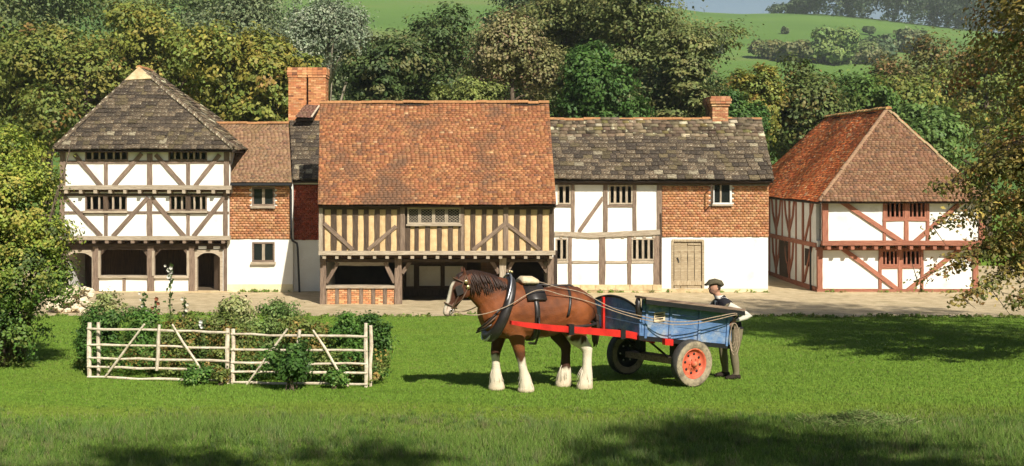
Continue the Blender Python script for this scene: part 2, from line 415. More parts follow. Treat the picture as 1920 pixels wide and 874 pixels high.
SLABS = []
def slab_mesh(i):
    if len(SLABS) < 5:
        r = random.Random(40)
        for q in range(5):
            V = [(-0.5, 0, 0), (0.5, 0, 0), (0.5 + r.uniform(-.02, .02), 1, 0), (-0.5, 1, 0)]
            j = lambda: r.uniform(-0.05, 0.05)
            top = [(-0.5 + abs(j()), 0 + j(), 1), (-0.15, j(), 1.15 + j()), (0.2, j(), 1.0 + j()), (0.5 - abs(j()), j(), 1 + 3 * j()), (0.5, 1, 0.9), (-0.5, 1, 0.9)]
            V = [(-0.5, 0, 0), (-0.15, j(), 0), (0.2, j(), 0), (0.5, 0, 0), (0.5, 1, 0), (-0.5, 1, 0)] + top
            Fc = [(5, 4, 3, 2, 1, 0), (6, 7, 8, 9, 10, 11)] + [(a, (a + 1) % 6, 6 + (a + 1) % 6, 6 + a) for a in range(6)]
            SLABS.append([mesh_from('stone_slab', V, Fc, m_) for m_ in (m_slab, m_slab_dark, m_slab_pale, m_slab_moss)])
    return SLABS[i % 5][i // 5]

def roof_plane(parent, A, B, C, D, gauge, width, thick, pal, mat, seed, parts=0, name='tiles', wave=0.03, gmin=None, start=0.0, vjit=0.16):
    """cover the plane eave A-B, ridge D-C with lapped courses; the first `parts` pieces are objects of their own, the rest one joined part"""
    r = random.Random(seed); A, B, C, D = map(Vector, (A, B, C, D)); u = (B - A).normalized(); n = u.cross(D - A).normalized()
    v = n.cross(u).normalized(); H = (D - A).dot(v); uB = (B - A).length; dl = (D - A).dot(u); dr = (C - A).dot(u) - uB
    Vs, Fs, Cs = [], [], []; v0 = start; row = 0; made = 0
    while v0 < H - 0.02:
        g = gauge if gmin is None else gauge + (gmin - gauge) * v0 / H
        g *= r.uniform(0.94, 1.06); vm = min(v0 + g * 0.5, H)
        L0, R0 = dl * vm / H, uB + dr * vm / H; x = L0 - r.uniform(0, width) * 0.9; rowt = r.uniform(-0.05, 0.05)
        while x < R0 - 0.01:
            w = width * r.uniform(0.75, 1.3) if gmin else width * r.uniform(0.96, 1.04)
            a, b = max(x, L0), min(x + w, R0)
            if R0 - b < width * 0.3: b = R0
            if b - a > width * 0.15:
                ww = wave * (math.sin(a * 1.3 + v0 * 0.8 + seed) + 0.6 * math.sin(a * 2.9 - v0 * 1.7 + seed))
                lift = ww + r.uniform(-0.15, 0.35) * thick; tl = min(g * 1.35, H - v0 + 0.05); gap = width * 0.015
                o = A + u * a + v * (v0 + r.uniform(-0.03, 0.03) * g) + n * (lift + thick * 0.9)
                U = u * (b - a - gap); Vv = (v * tl - n * (thick * 0.95)); N = n * thick
                if made < parts:
                    ob = bpy.data.objects.new('stone_slab', slab_mesh(r.randrange(5) + 5 * (2 if (q_ := r.random()) < 0.035 else 3 if q_ < 0.12 else 1 if q_ < 0.45 else 0)))
                    X, Y, Z = u * (b - a - gap), Vv, n * thick
                    mm = Matrix(((X.x, Y.x, Z.x, 0), (X.y, Y.y, Z.y, 0), (X.z, Y.z, Z.z, 0), (0, 0, 0, 1)))
                    linkobj(ob, parent, Matrix.Translation(o + U / 2) @ mm); made += 1
                else:
                    bi = len(Vs); Vs += [o, o + U, o + U + Vv, o + Vv, o + N, o + U + N * r.uniform(0.8, 1.2), o + U + Vv + N, o + Vv + N]
                    Fs += [tuple(i + bi for i in f) for f in BOXF]; c = jit(pick(r, pal), r, vjit); c = tuple(q * (1 + rowt) for q in c); Cs += [c] * 6
            x += w
        v0 += g; row += 1
    if Vs:
        o = mk(name, np.array(Vs), np.array(Fs), mat, parent, tint=np.array(Cs)); o['kind'] = 'stuff'

def ridge(parent, p0, p1, r0=0.12, seg=0.42, mat=None, name='ridge_tile'):
    p0, p1 = Vector(p0), Vector(p1); L = (p1 - p0).length; k = max(1, int(L / seg)); ax = (p1 - p0).normalized()
    sd = ax.cross(Vector((0, 0, 1))).normalized(); up = sd.cross(ax).normalized(); me = None
    V = []; nn = 6
    for i, (xx, rr) in enumerate(((0, 1.0), (1.03, 0.93))):
        for j in range(nn + 1):
            q = math.pi * (j / nn); V.append((xx * seg, math.cos(q) * r0 * rr * 1.15, math.sin(q) * r0 * rr))
    Fc = [(j, j + 1, nn + 2 + j, nn + 1 + j) for j in range(nn)] + [tuple(range(nn, -1, -1)), tuple(range(nn + 1, 2 * nn + 2))] + [(0, nn + 1, 2 * nn + 1, nn)]
    me = mesh_from('ridge_tile', V, Fc, mat or m_ridge)
    for i in range(k):
        b = p0 + ax * (L * i / k) + up * RB.uniform(-0.02, 0.02) - up * 0.03
        sx = L / k / seg
        mm = Matrix(((ax.x * sx, sd.x, up.x, b.x), (ax.y * sx, sd.y, up.y, b.y), (ax.z * sx, sd.z, up.z, b.z), (0, 0, 0, 1)))
        linkobj(bpy.data.objects.new(name, me), parent, mm)

def hung_tiles(fa, x0, x1, y0, y1, pal, seed, holes=(), gauge=0.105, width=0.165, mat=None, name='hung_tiles'):
    """courses of small tiles hung on a wall face, left out at the openings"""
    r = random.Random(seed); A, B = fa.P(x0, y1), fa.P(x1, y0); z = A.z; Vs, Fs, Cs = [], [], []; row = 0
    hs = [(fa.P(h[0], h[3]), fa.P(h[1], h[2])) for h in holes]
    while z < B.z - 0.01:
        x = A.x - (width / 2 if row % 2 else 0) + r.uniform(-.01, .01); rt = r.uniform(-0.05, 0.05)
        while x < B.x:
            a, b = max(x, A.x), min(x + width, B.x); zz = min(z + gauge * 1.25, B.z); cx = (a + b) / 2
            ins = any(h[0].x < cx < h[1].x and h[0].z - 0.04 < z + gauge / 2 < h[1].z + 0.02 for h in hs)
            if b - a > 0.02 and not ins:
                yb = fa.d - 0.03 - r.uniform(0, 0.012); yt = fa.d - 0.006; th = 0.014; zb = z + r.uniform(-.008, .008); bi = len(Vs)
                Vs += [(a, yb, zb), (b - .004, yb, zb), (b - .004, yb + th, zb), (a, yb + th, zb), (a, yt - th, zz), (b - .004, yt - th, zz), (b - .004, yt, zz), (a, yt, zz)]
                Fs += [tuple(i + bi for i in f) for f in BOXF]; c = jit(pick(r, pal), r, 0.14); Cs += [tuple(q * (1 + rt) for q in c)] * 6
            x += width
        z += gauge; row += 1
    o = mk(name, np.array(Vs), np.array(Fs), mat or m_hung, fa.p, tint=np.array(Cs)); o['kind'] = 'stuff'; return o

def bricks(g, x0, x1, y0, y1, z0, z1, pal, r, bl=0.225, bh=0.075):
    """bond of bricks round a rectangular shaft"""
    z = z0; row = 0
    while z < z1 - 0.02:
        zt = min(z + bh - 0.01, z1)
        for (a0, a1, fixed, axis) in ((x0, x1, y0, 0), (x0, x1, y1, 0), (y0, y1, x0, 1), (y0, y1, x1, 1)):
            a = a0 - (bl / 2 if row % 2 else 0)
            while a < a1 - 0.01:
                p, q = max(a, a0), min(a + bl - 0.01, a1)
                if q - p > 0.03:
                    e = 0.012 + r.uniform(-0.004, 0.006); c = jit(pick(r, pal), r)
                    if axis == 0: g.box(p, q, fixed - e, fixed + e, z, zt, c)
                    else: g.box(fixed - e, fixed + e, p + 0.006, q - 0.006, z + .001, zt - .001, c)
                a += bl
        z += bh; row += 1

def gable_shell(parent, x0, x1, y0, y1, zf, zb, mat, name='wall', t=0.15, ridge_z=None, ridge_y=None, sides=(1, 1)):
    """side walls, back wall and floor that close a building behind its front"""
    g = G()
    g.box(x0, x1, y1 - t, y1, zb, zf)
    for flag, xx in ((sides[0], x0), (sides[1], x1 - t)):
        if not flag: continue
        if ridge_z:
            V = []
            for X in (xx, xx + t):
                V += [(X, y0, zb), (X, y1 - t, zb), (X, y1 - t, zf), (X, ridge_y, ridge_z), (X, y0, zf)]
            g.add(V, [(0, 4, 3, 2, 1), (5, 6, 7, 8, 9), (0, 1, 6, 5), (1, 2, 7, 6), (2, 3, 8, 7), (3, 4, 9, 8), (4, 0, 5, 9)])
        else:
            g.box(xx, xx + t, y0, y1 - t, zb, zf)
    return g.build(name, mat, parent)

def roof_deck(parent, pts_front, pts_back, mat, t=0.09, name='roof'):
    """solid boarding under the covering: quads (eave L, eave R, ridge R, ridge L) front and back"""
    first = None
    for q in (pts_front, pts_back):
        if q is None: continue
        g = G()
        P = [Vector(p) for p in q]; n = (P[1] - P[0]).cross(P[3] - P[0]).normalized()
        if n.z < 0: n = -n
        P = [p - n * 0.07 for p in P]; lo = [p - n * t for p in P]
        k = len(P); g.add(P + lo, [tuple(range(k)), tuple(range(2 * k - 1, k - 1, -1))] + [(i, k + i, k + (i + 1) % k, (i + 1) % k) for i in range(k)])
        o = g.build(name if first is None else 'rear_boarding', mat, parent if first is None or name != 'roof' else first); first = first or o
    return first
# ------------------------------------------------------------------ the market hall
ORANGE = [(5, srgb(162, 108, 72)), (4, srgb(148, 96, 64)), (3, srgb(174, 124, 84)), (0.8, srgb(128, 88, 66)), (0.08, srgb(196, 156, 116))]
ORANGE_HUNG = [(5, srgb(192, 140, 100)), (4, srgb(182, 126, 88)), (3, srgb(202, 154, 114)), (0.6, srgb(156, 110, 82))]
BROWN = [(5, srgb(140, 110, 84)), (4, srgb(132, 102, 78)), (3, srgb(150, 120, 92)), (0.5, srgb(110, 88, 70))]
REDROOF = [(5, srgb(232, 132, 74)), (4, srgb(212, 112, 64)), (3, srgb(240, 156, 98)), (1.2, srgb(168, 110, 78)), (0.6, srgb(236, 190, 142))]
REDHIP = [(5, srgb(132, 98, 74)), (4, srgb(124, 90, 66)), (3, srgb(144, 110, 84)), (1, srgb(108, 84, 66))]
SLATE = [(5, srgb(114, 98, 78)), (4, srgb(86, 73, 58)), (3, srgb(134, 118, 94)), (0.7, srgb(190, 180, 150)), (0.8, srgb(120, 108, 66))]

hall = root('market_hall', (-13.6, 45, 0), 'three-storey white market hall with pyramid stone slab roof and open ground floor', 'building')
f3, f2, f1 = Facade(44.4, hall), Facade(44.7, hall), Facade(45.1, hall)
X0, X1 = f2.P(112, 0).x, f2.P(429, 0).x
# top storey
h3 = [(160, 240, 284, 301), (316, 388, 284, 301)]
f3.wall(112, 431, 276, 352, m_plaster, h3, name='plaster_wall')
for w_, c in ((h3[0], 199), (h3[1], 353)):
    x0, x1, y0, y1 = w_; s_ = (x1 - x0) / 6
    f3.window(x0, x1, y0, y1, [x0 + s_, x0 + 2 * s_, c, x1 - 2 * s_, x1 - s_], 2.2, m_oak, mw=3.2)
f3.timber(118, 278, 118, 349, 10); f3.timber(425, 278, 425, 349, 10)
f3.timber(112, 304, 431, 304, 6, proud=0.03); f3.timber(281, 288, 281, 349, 10); f3.timber(108, 281, 436, 281, 7, m_oak_dark, proud=0.02)
f3.timber(199, 306, 199, 349, 6.5, proud=0.04); f3.timber(353, 306, 353, 349, 6.5, proud=0.04)
for a in ((140, 290, 190, 349), (266, 288, 213, 349), (292, 290, 345, 349), (412, 290, 366, 349)): f3.timber(*a, 7.5, proud=0.055)
f3.timber(108, 352, 434, 352, 8, m_oak_pale, proud=0.07, t=0.2, name='bressummer')
f3.joists([124 + i * 27.6 for i in range(12)], 359.5, 6.2, m_oak_pale)
# middle storey
h2 = [(160, 238, 366, 395), (318, 388, 366, 395)]
f2.wall(112, 429, 357, 445, m_plaster, h2, name='plaster_wall')
for w_, c in ((h2[0], 199), (h2[1], 353)):
    x0, x1, y0, y1 = w_; s_ = (x1 - x0) / 6
    f2.window(x0, x1, y0, y1, [x0 + s_ * .95, x0 + 2 * s_, x1 - 2 * s_, x1 - s_ * .95], 2.5, m_oak, mw=3.0, sill=4)
    f2.timber(c, 364, c, 396, 9, m_oak_dark, proud=0.06); f2.timber(c, 402, c, 443, 6)
f2.timber(117, 360, 117, 443, 9); f2.timber(423, 360, 423, 443, 8); f2.timber(281, 372, 281, 443, 10)
f2.timber(112, 399, 429, 399, 5, proud=0.03)
for a in ((122, 370, 190, 443), (278, 370, 212, 443), (284, 370, 346, 443), (420, 370, 363, 443)): f2.timber(*a, 7.5, proud=0.055)
f2.timber(110, 365, 432, 365, 5, m_oak_dark, proud=0.02)
f2.timber(108, 446, 432, 446, 8, m_oak_pale, proud=0.07, t=0.2, name='bressummer')
f2.joists([128 + i * 24.2 for i in range(13)], 453, 6.2, m_oak)
# ground floor
f1.timber(110, 462, 430, 462, 11, m_oak_dark, proud=0.04, t=0.25, name='beam')
f1.wall(120, 365, 521, 549, m_plaster, [(120, 176, 500, 560)], name='plaster_wall')
for x, w in ((180, 11), (283, 13), (360, 11), (424, 8)): f1.timber(x, 462, x, 549, w, m_oak, proud=0.07, t=0.2, name='post')
for x in (288.5, 187.5, 353.5): f1.timber(x, 470, x, 517, 4.5, m_oak_pale, proud=0.1, t=0.1, name='jamb')
f1.timber(186, 519, 278, 519, 4.5, m_oak_pale, proud=0.12, t=0.26, name='sill'); f1.timber(290, 519, 355, 519, 4.5, m_oak_pale, proud=0.12, t=0.26, name='sill')
f1.timber(233, 522, 233, 548, 6); f1.timber(120, 462, 120, 549, 10, name='post')
for (x, y, xx, yy) in ((183, 482, 198, 466), (280, 482, 268, 466), (287, 482, 300, 466), (357, 482, 345, 466)):
    f1.timber(x, y, xx, yy, 5, m_oak_dark, proud=0.03, t=0.1, name='brace')
f1.wall(366, 422, 460, 549, m_plaster, [(369, 414, 471, 549)], name='plaster_wall')
def arch_frame(fa, x0, x1, yt, yb, w, mat, dy=-0.05, t=0.2, rise=9):
    """door frame with a four-centred head, filled out to the square corners"""
    g = G(); cx = (x0 + x1) / 2; hw = (x1 - x0) / 2; pts = []
    for q in np.linspace(-1, 1, 13): pts.append((cx + q * hw, yt + rise * abs(q) ** 2.6))
    for i in range(12):
        (a, ya), (b, yb_) = pts[i], pts[i + 1]
        p = [fa.P(a, ya), fa.P(b, yb_), fa.P(b, yt - w), fa.P(a, yt - w)]
        o1, o2 = Vector((0, dy, 0)), Vector((0, dy + t, 0))
        g.add([v + o1 for v in p] + [v + o2 for v in p], BOXF)
    for a, b in ((x0 - w, x0), (x1, x1 + w)):
        p, q = fa.P(a, yb), fa.P(b, yt - w); g.box(p.x, q.x, fa.d + dy, fa.d + dy + t, p.z, q.z)
    return g.build('door_frame', mat, fa.p)
arch_frame(f1, 370, 413, 474, 548, 5, m_oak_pale)
arch_frame(f1, 126, 173, 474, 548, 5, m_oak_pale)
for x0, x1 in ((373, 388), (401, 413)):
    p, q = f1.P(x0, 466), f1.P(x1, 461.5); G().box(p.x, q.x, 45.02, 45.06, p.z, q.z).build('infill_panel', m_plaster, hall)
dl = bpy.data.objects.new('door', None)   # door ajar: four planks swung inwards
linkobj(dl, hall, Matrix.Translation(f1.P(413, 548) + Vector((0, 0.1, 0))))
a0 = f1.P(413, 548) + Vector((-0.02, 0.12, 0.02)); dr = Vector((-0.52, 0.85, 0)).normalized()
for i in range(4):
    c = a0 + dr * (0.11 + i * 0.2); ht = 1.42 + 0.12 * math.sin((i + 0.6) / 4 * math.pi)
    G().obox(c + Vector((0, 0, ht / 2)), dr * 0.097, dr.cross(Vector((0, 0, 1))) * 0.02, (0, 0, ht / 2)).build('plank', m_oak, dl)
gable_shell(hall, X0, X1, 45.3, 50.0, 6.0, -0.05, m_plaster, name='side_wall')
g = G(); g.box(X0 + .16, X1 - .16, 47.2, 47.4, 0, 2.19).build('back_wall', m_inside, hall)
g = G(); g.box(X0 + .05, X1 - .05, 44.75, 49.8, 2.2, 2.36); g.box(X0 + .05, X1 - .05, 44.62, 49.8, 4.25, 4.42); g.build('floor', m_inside, hall)
G().box(X0, X1, 45.3, 49.8, -0.3, 0.04).build('ground_floor', m_floor_in, hall)
G().box(X0 - .1, X1 + .1, 44.85, 45.35, -0.35, 0.05).build('plinth', m_stone, hall)
eL, eR = W(97, 281, 43.85), W(442, 281, 43.85); ap = W(262, 129, 46.8); ap2 = ap + Vector((0, 1.6, 0))
bL, bR = Vector((eL.x, 50.6, eL.z)), Vector((eR.x, 50.6, eR.z))
rf = roof_deck(hall, (eL, eR, ap, ap), (bR, bL, ap2, ap2), m_dark)
roof_deck(rf, (bL, eL, ap, ap2), (eR, bR, ap2, ap), m_dark, name='side_boarding')
roof_plane(rf, eL, eR, ap, ap, 0.235, 0.30, 0.042, SLATE, m_slab_far, 3, parts=300, gmin=0.17, wave=0.025)
roof_plane(rf, eR, bR, ap2, ap, 0.34, 0.42, 0.042, SLATE, m_slab_far, 4, gmin=0.20, name='side_slabs')
roof_plane(rf, bL, eL, ap, ap2, 0.34, 0.42, 0.042, SLATE, m_slab_far, 5, gmin=0.20, name='side_slabs')
ridge(rf, eL + Vector((0.1, 0, 0.1)), ap + Vector((0, 0, 0.06)), 0.10, 0.38, m_slab, name='hip_slab')
ridge(rf, eR + Vector((-0.1, 0, 0.1)), ap + Vector((0, 0, 0.06)), 0.10, 0.38, m_slab, name='hip_slab')
ridge(rf, ap + Vector((0, -.1, .05)), ap2 + Vector((0, .1, .05)), 0.13, 0.4)
q0, q1 = ap + (eL - ap) * 0.17, ap + (eR - ap) * 0.15; nf = (eR - eL).cross(ap - eL).normalized()
G().add([q0 + nf * .12, q1 + nf * .12, ap + nf * .14, q0 - nf * .02, q1 - nf * .02, ap - nf * .02], [(0, 1, 2), (3, 5, 4), (0, 3, 4, 1), (1, 4, 5, 2), (2, 5, 3, 0)]).build('gablet', m_stone, rf)

# ------------------------------------------------------------------ tile-hung cottage beside the hall
cot = root('tile_hung_cottage', (-8.7, 45, 0), 'narrow cottage with plain brown tile roof, orange hung tiles above a white wall', 'building')
fc = Facade(45.0, cot); hc = [(473, 515, 351, 386), (473, 515, 454, 491)]
fc.wall(426, 549, 338, 552, m_plaster, hc, name='wall')
hung_tiles(fc, 428, 546, 349, 448, ORANGE_HUNG, 21, [(470, 518, 349, 391)])
for (x0, x1, y0, y1) in hc: fc.window(x0, x1, y0, y1, [494], 3.2, m_oak, mw=5.5, sill=4.5, glazed=True)
fc.timber(426, 346, 548, 346, 5, m_oak_dark, proud=0.1, t=0.15, name='eaves_beam')
p, q = fc.P(427, 552), fc.P(549, 533); G().box(p.x, q.x, 44.985, 45.01, p.z, q.z).build('stained_base', m_plaster_stain, cot)
A, B, C, D = W(416, 343, 44.55), W(547, 343, 44.55), W(541, 232, 47.3), W(405, 232, 47.3)
bA, bB = Vector((A.x, 50.1, A.z)), Vector((B.x, 50.1, B.z))
rf = roof_deck(cot, (A, B, C, D), (bB, bA, D, C), m_dark)
roof_plane(rf, A, B, C, D, 0.105, 0.17, 0.016, BROWN, m_tile_plain, 31, wave=0.012, vjit=0.1)
ridge(rf, D + Vector((0, 0, .02)), C + Vector((0, 0, .02)), 0.10)
gable_shell(cot, fc.P(426, 0).x, fc.P(549, 0).x, 45.2, 49.8, 4.6, -0.05, m_plaster, name='side_wall', ridge_z=7.0, ridge_y=47.3)
G().tube([fc.P(545, 343, -.42), fc.P(546.5, 356, -.14), fc.P(547, 446, -.12), fc.P(549, 451, -.12), fc.P(557, 456, -.06), fc.P(558.5, 465, -.06), fc.P(562, 549, -.06)], 0.045, 8).build('downpipe', m_iron, cot)
G().box(A.x, B.x, A.y - 0.12, A.y - 0.02, A.z - 0.10, A.z - 0.01).build('gutter', m_iron, cot)

# ------------------------------------------------------------------ chimney bay between cottage and hall house
bay = root('chimney_bay', (-6.6, 45.3, 0), 'narrow shaded bay with stone slab roof and tall double brick chimney', 'building')
fb = Facade(45.3, bay)
fb.wall(549.5, 650, 330, 552, m_plaster, name='wall')
hung_tiles(fb, 551, 648, 346, 450, [(4, srgb(150, 74, 54)), (3, srgb(132, 62, 46))], 22)
A, B, C, D = W(549, 338, 44.85), W(652, 338, 44.85), W(640, 226, 47.5), W(543, 226, 47.5)
bA, bB = Vector((A.x, 50.1, A.z)), Vector((B.x, 50.1, B.z))
rf = roof_deck(bay, (A, B, C, D), (bB, bA, D, C), m_dark)
roof_plane(rf, A, B, C, D, 0.30, 0.34, 0.04, SLATE, m_slab_far, 6, parts=120, gmin=0.20, wave=0.025)
ridge(rf, D, C, 0.11)
gable_shell(bay, fb.P(549.5, 0).x, fb.P(650, 0).x, 45.5, 49.8, 4.7, -0.05, m_plaster, name='side_wall', ridge_z=7.2, ridge_y=47.5)
BR = [(5, srgb(204, 144, 98)), (4, srgb(190, 126, 84)), (3, srgb(214, 160, 114)), (0.7, srgb(140, 92, 68))]
def chimney(parent, px0, px1, py0, py1, d, depth, split=None, pal=BR, seed=1, cap=(2, 7)):
    """brick stack: core of mortar, bond of bricks, oversailing cap courses"""
    a, b = W(px0, py1, d), W(px1, py0, d); k = d / F; r = random.Random(seed)
    spans = [(a.x, b.x)] if split is None else [(a.x, W(split, 0, d).x - 0.06), (W(split, 0, d).x + 0.06, b.x)]
    st = None
    for (x0, x1) in spans:
        core = G().box(x0 + .01, x1 - .01, d + .01, d + depth - .01, a.z, b.z - 0.03)
        o = core.build('chimney' if st is None else 'flue_core', m_mortar, parent if st is None else st)
        if st is None: st = o
        g = G(); bricks(g, x0, x1, d, d + depth, a.z, b.z - 0.45, pal, r)
        for i, e in enumerate((0.05, 0.11, 0.13, 0.08) if split is None else (0.03, 0.055, 0.055, 0.04)):
            z0 = b.z - 0.45 + i * 0.11; bricks(g, x0 - e, x1 + e, d - e, d + depth + e, z0, z0 + 0.11, pal, r, bh=0.11)
            g.box(x0 - e + .02, x1 + e - .02, d - e + .02, d + depth + e - .02, z0, z0 + 0.108, srgb(150, 120, 92))
        o = g.build('bricks', m_brick, st, tint=True); o['kind'] = 'stuff'
    return st
st = chimney(rf, 541, 610, 126, 232, 47.4, 0.95, split=576, seed=2)
q = [W(553, 222, 46.75), W(584, 222, 46.75), W(599, 200, 47.35), W(572, 199, 47.35)]
sr = roof_deck(rf, q, None, m_dark, t=0.08, name='saddle_roof')
roof_plane(sr, *q, 0.11, 0.17, 0.016, [(1, srgb(120, 88, 74))], m_tile_plain, 8)
beam('verge_board', q[1] + Vector((0, -.03, .05)), q[2] + Vector((0, -.03, .05)), 0.07, 0.04, m_oak_pale, sr)

# ------------------------------------------------------------------ the close-studded hall house in the middle
mid = root('close_studded_house', (-1.0, 40, 0.05), 'long hall house with orange clay tile roof and ochre panels between close dark studs', 'building')
fm = Facade(39.8, mid); fg = Facade(40.25, mid)
GX0, GX1 = fm.P(599, 0).x, fm.P(1039, 0).x
hw = [(765, 863, 389, 419)]
fm.wall(599, 1039, 378, 474, m_dark, hw, t=0.12, name='wall')
def panel(fa, x0, x1, y0, y1, mat=m_ochre, name='infill_panel', pr=0.02):
    p, q = fa.P(x0, y1), fa.P(x1, y0); m_ = 0.02; V = []
    # slightly bulging daub panel
    nx_, nz_ = 3, 4
    for j in range(nz_ + 1):
        for i in range(nx_ + 1):
            u, v = i / nx_, j / nz_; e = 0 if i in (0, nx_) or j in (0, nz_) else 1
            V.append((p.x + (q.x - p.x) * u, fa.d - pr * (0.35 + 0.65 * e) - (RB.uniform(0, .006) if e else 0), p.z + (q.z - p.z) * v))
    nb = len(V); V += [(p.x, fa.d + .01, p.z), (q.x, fa.d + .01, p.z), (q.x, fa.d + .01, q.z), (p.x, fa.d + .01, q.z)]
    k = nx_ + 1; Fc = [(j * k + i, j * k + i + 1, (j + 1) * k + i + 1, (j + 1) * k + i) for j in range(nz_) for i in range(nx_)]
    Fc += [(nb, nb + 1, nx_, 2, 1, 0), (nb + 1, nb + 2, nz_ * k + nx_, *[j * k + nx_ for j in range(nz_ - 1, 0, -1)], nx_)]
    return mk(name, V, Fc, mat, fa.p)
left = [(609, 621), (631, 642), (650, 662), (671, 683), (691, 703), (712, 724), (733, 745)]
midp = [(769, 778), (785, 798), (806, 820), (828, 841), (849, 860)]
right = [(871, 883), (891, 904), (912, 924), (933, 944), (953, 965), (974, 987), (995, 1008), (1017, 1031)]
for a, b in left + right: panel(fm, a, b, 393, 471)
for a, b in midp: panel(fm, a, b, 424, 471)
def studs(ps, y0, y1, x0, x1):
    ed = [x0] + [v for p_ in ps for v in p_] + [x1]
    for i in range(0, len(ed), 2):
        a, b = ed[i], ed[i + 1]; fm.timber((a + b) / 2, y1, (a + b) / 2, y0, (b - a) + 0.6, m_oak_dark, name='stud', proud=0.055)
studs(left, 390, 472, 600, 752); studs(right, 390, 472, 864, 1038); studs(midp, 422, 472, 759, 865)
fm.timber(602, 390, 602, 476, 7, m_oak_pale, name='post', proud=0.09); fm.timber(755, 388, 755, 476, 9, m_oak, name='post', proud=0.08)
fm.timber(867, 388, 867, 472, 6, m_oak, name='post', proud=0.08); fm.timber(948.5, 388, 948.5, 472, 9, m_oak, name='post', proud=0.075)
for a in ((608, 419, 662, 468), (743, 424, 690, 468), (946, 420, 886, 469), (951, 420, 1012, 468)): fm.timber(*a, 7, m_oak, name='brace', proud=0.085)
fm.timber(598, 389, 1040, 389, 6, m_oak_dark, name='wall_plate', proud=0.05)
fm.timber(598, 474, 1041, 474, 7.5, m_oak_pale, name='bressummer', proud=0.1, t=0.25)
fm.joists([608 + i * 23.6 for i in range(19)], 482, 6.0, m_oak_pale)
wn = fm.window(764, 864, 389, 420, [787, 813, 837], 3, m_oak_pale, recess=-0.04, glazed=True, mw=6, sill=3.5, lattice=True)
# ground floor
fg.timber(600, 488, 1040, 488, 6, m_oak_dark, name='beam', t=0.25)
for x, w in ((606, 11), (747, 13), (943, 12), (1032, 11)): fg.timber(x, 482, x, 577, w, m_oak if x != 943 else m_oak_pale, name='post', proud=0.1, t=0.26)
for a in ((612, 530, 634, 492), (740, 530, 722, 492), (754, 512, 770, 490), (936, 512, 922, 490), (1026, 510, 1012, 490), (950, 510, 962, 490)): fg.timber(*a, 7, m_oak, name='brace', t=0.12)
fg.timber(628, 494, 728, 494, 8, m_oak_pale, name='lintel', t=0.14)
fg.wall(612, 742, 536, 577, m_mortar, t=0.14, name='dwarf_wall')
for a, b in ((614, 629), (636, 651), (659, 674), (681, 696), (704, 718), (726, 740)):
    # brick infill: courses of bricks recessed between the studs
    p, q = fg.P(a, 575), fg.P(b, 541); z = p.z; row = 0
    g = G(); r = random.Random(int(a))
    while z < q.z - 0.03:
        x = p.x - (0.1 if row % 2 else 0)
        while x < q.x - 0.02:
            aa, bb = max(x, p.x), min(x + 0.2, q.x)
            if bb - aa > 0.02: g.box(aa, bb - .01, fg.d - 0.02 - r.uniform(0, .008), fg.d + 0.02, z, z + 0.06, jit(pick(r, [(3, srgb(210, 158, 112)), (2, srgb(196, 134, 92)), (1, srgb(222, 180, 136))]), r))
            x += 0.21
        z += 0.072; row += 1
    o = g.build('brick_panel', m_brick, mid, tint=True); o['kind'] = 'stuff'
for x in (632, 655, 677, 700, 722): fg.timber(x, 538, x, 576, 6, m_oak, name='stud')
fg.timber(611, 538, 742, 538, 5, m_oak_pale, name='sill', proud=0.1, t=0.3)
fg.timber(611, 576, 742, 576, 5, m_oak, name='sole_plate', proud=0.06)
yb = 43.2; fk = Facade(yb, mid)
fk.wall(600, 1045, 470, 572, m_dark, t=0.12, name='rear_partition')
for (a, b, c, d_) in ((762, 776, 497, 538), (786, 826, 499, 536), (834, 868, 499, 536)): panel(fk, a, b, c, d_, m_plaster, pr=0.04)
for x in (781, 830, 872, 758): fk.timber(x, 492, x, 566, 8, m_oak_dark, name='stud', proud=0.07)
for y in (494, 540, 566): fk.timber(756, y, 876, y, 6, m_oak_dark, name='rail', proud=0.06)
for i in range(9):
    x = 760 + i * 12.8; fk.timber(x + 6, 543, x + 6, 564, 12, m_oak_dark, name='board', proud=0.05, t=0.05)
for i in range(7):
    x = 905 + i * 6; fg.timber(x, 490, x, 570, 5.6, m_inside, name='board', proud=-0.7, t=0.05)
g = G(); g.box(GX0 + .05, GX1 - .05, 40.0, 45.5, 1.88, 2.0).build('floor', m_inside, mid)
G().box(GX0, GX1, 40.35, 45.5, -0.3, 0.09).build('ground_floor', m_floor_in, mid)
for x in (747, 948):
    p = fg.P(x, 0); G().box(p.x - .06, p.x + .06, 40.4, 43.2, 0.05, 1.9).build('cross_wall', m_inside, mid)
gable_shell(mid, GX0, GX1, 40.2, 45.7, 3.95, -0.2, m_plaster, name='side_wall', ridge_z=7.55, ridge_y=42.7)
A, B, C, D = W(596, 384, 39.35), W(1043, 384, 39.35), W(1029, 193, 42.7), W(600, 193, 42.7)
bA, bB = Vector((A.x, 46.1, A.z)), Vector((B.x, 46.1, B.z))
rf = roof_deck(mid, (A, B, C, D), (bB, bA, D, C), m_dark)
roof_plane(rf, A, B, C, D, 0.105, 0.17, 0.018, ORANGE, m_tile, 41, wave=0.022, vjit=0.15)
ridge(rf, D + Vector((0, 0, .02)), C + Vector((0, 0, .02)), 0.11, 0.40)

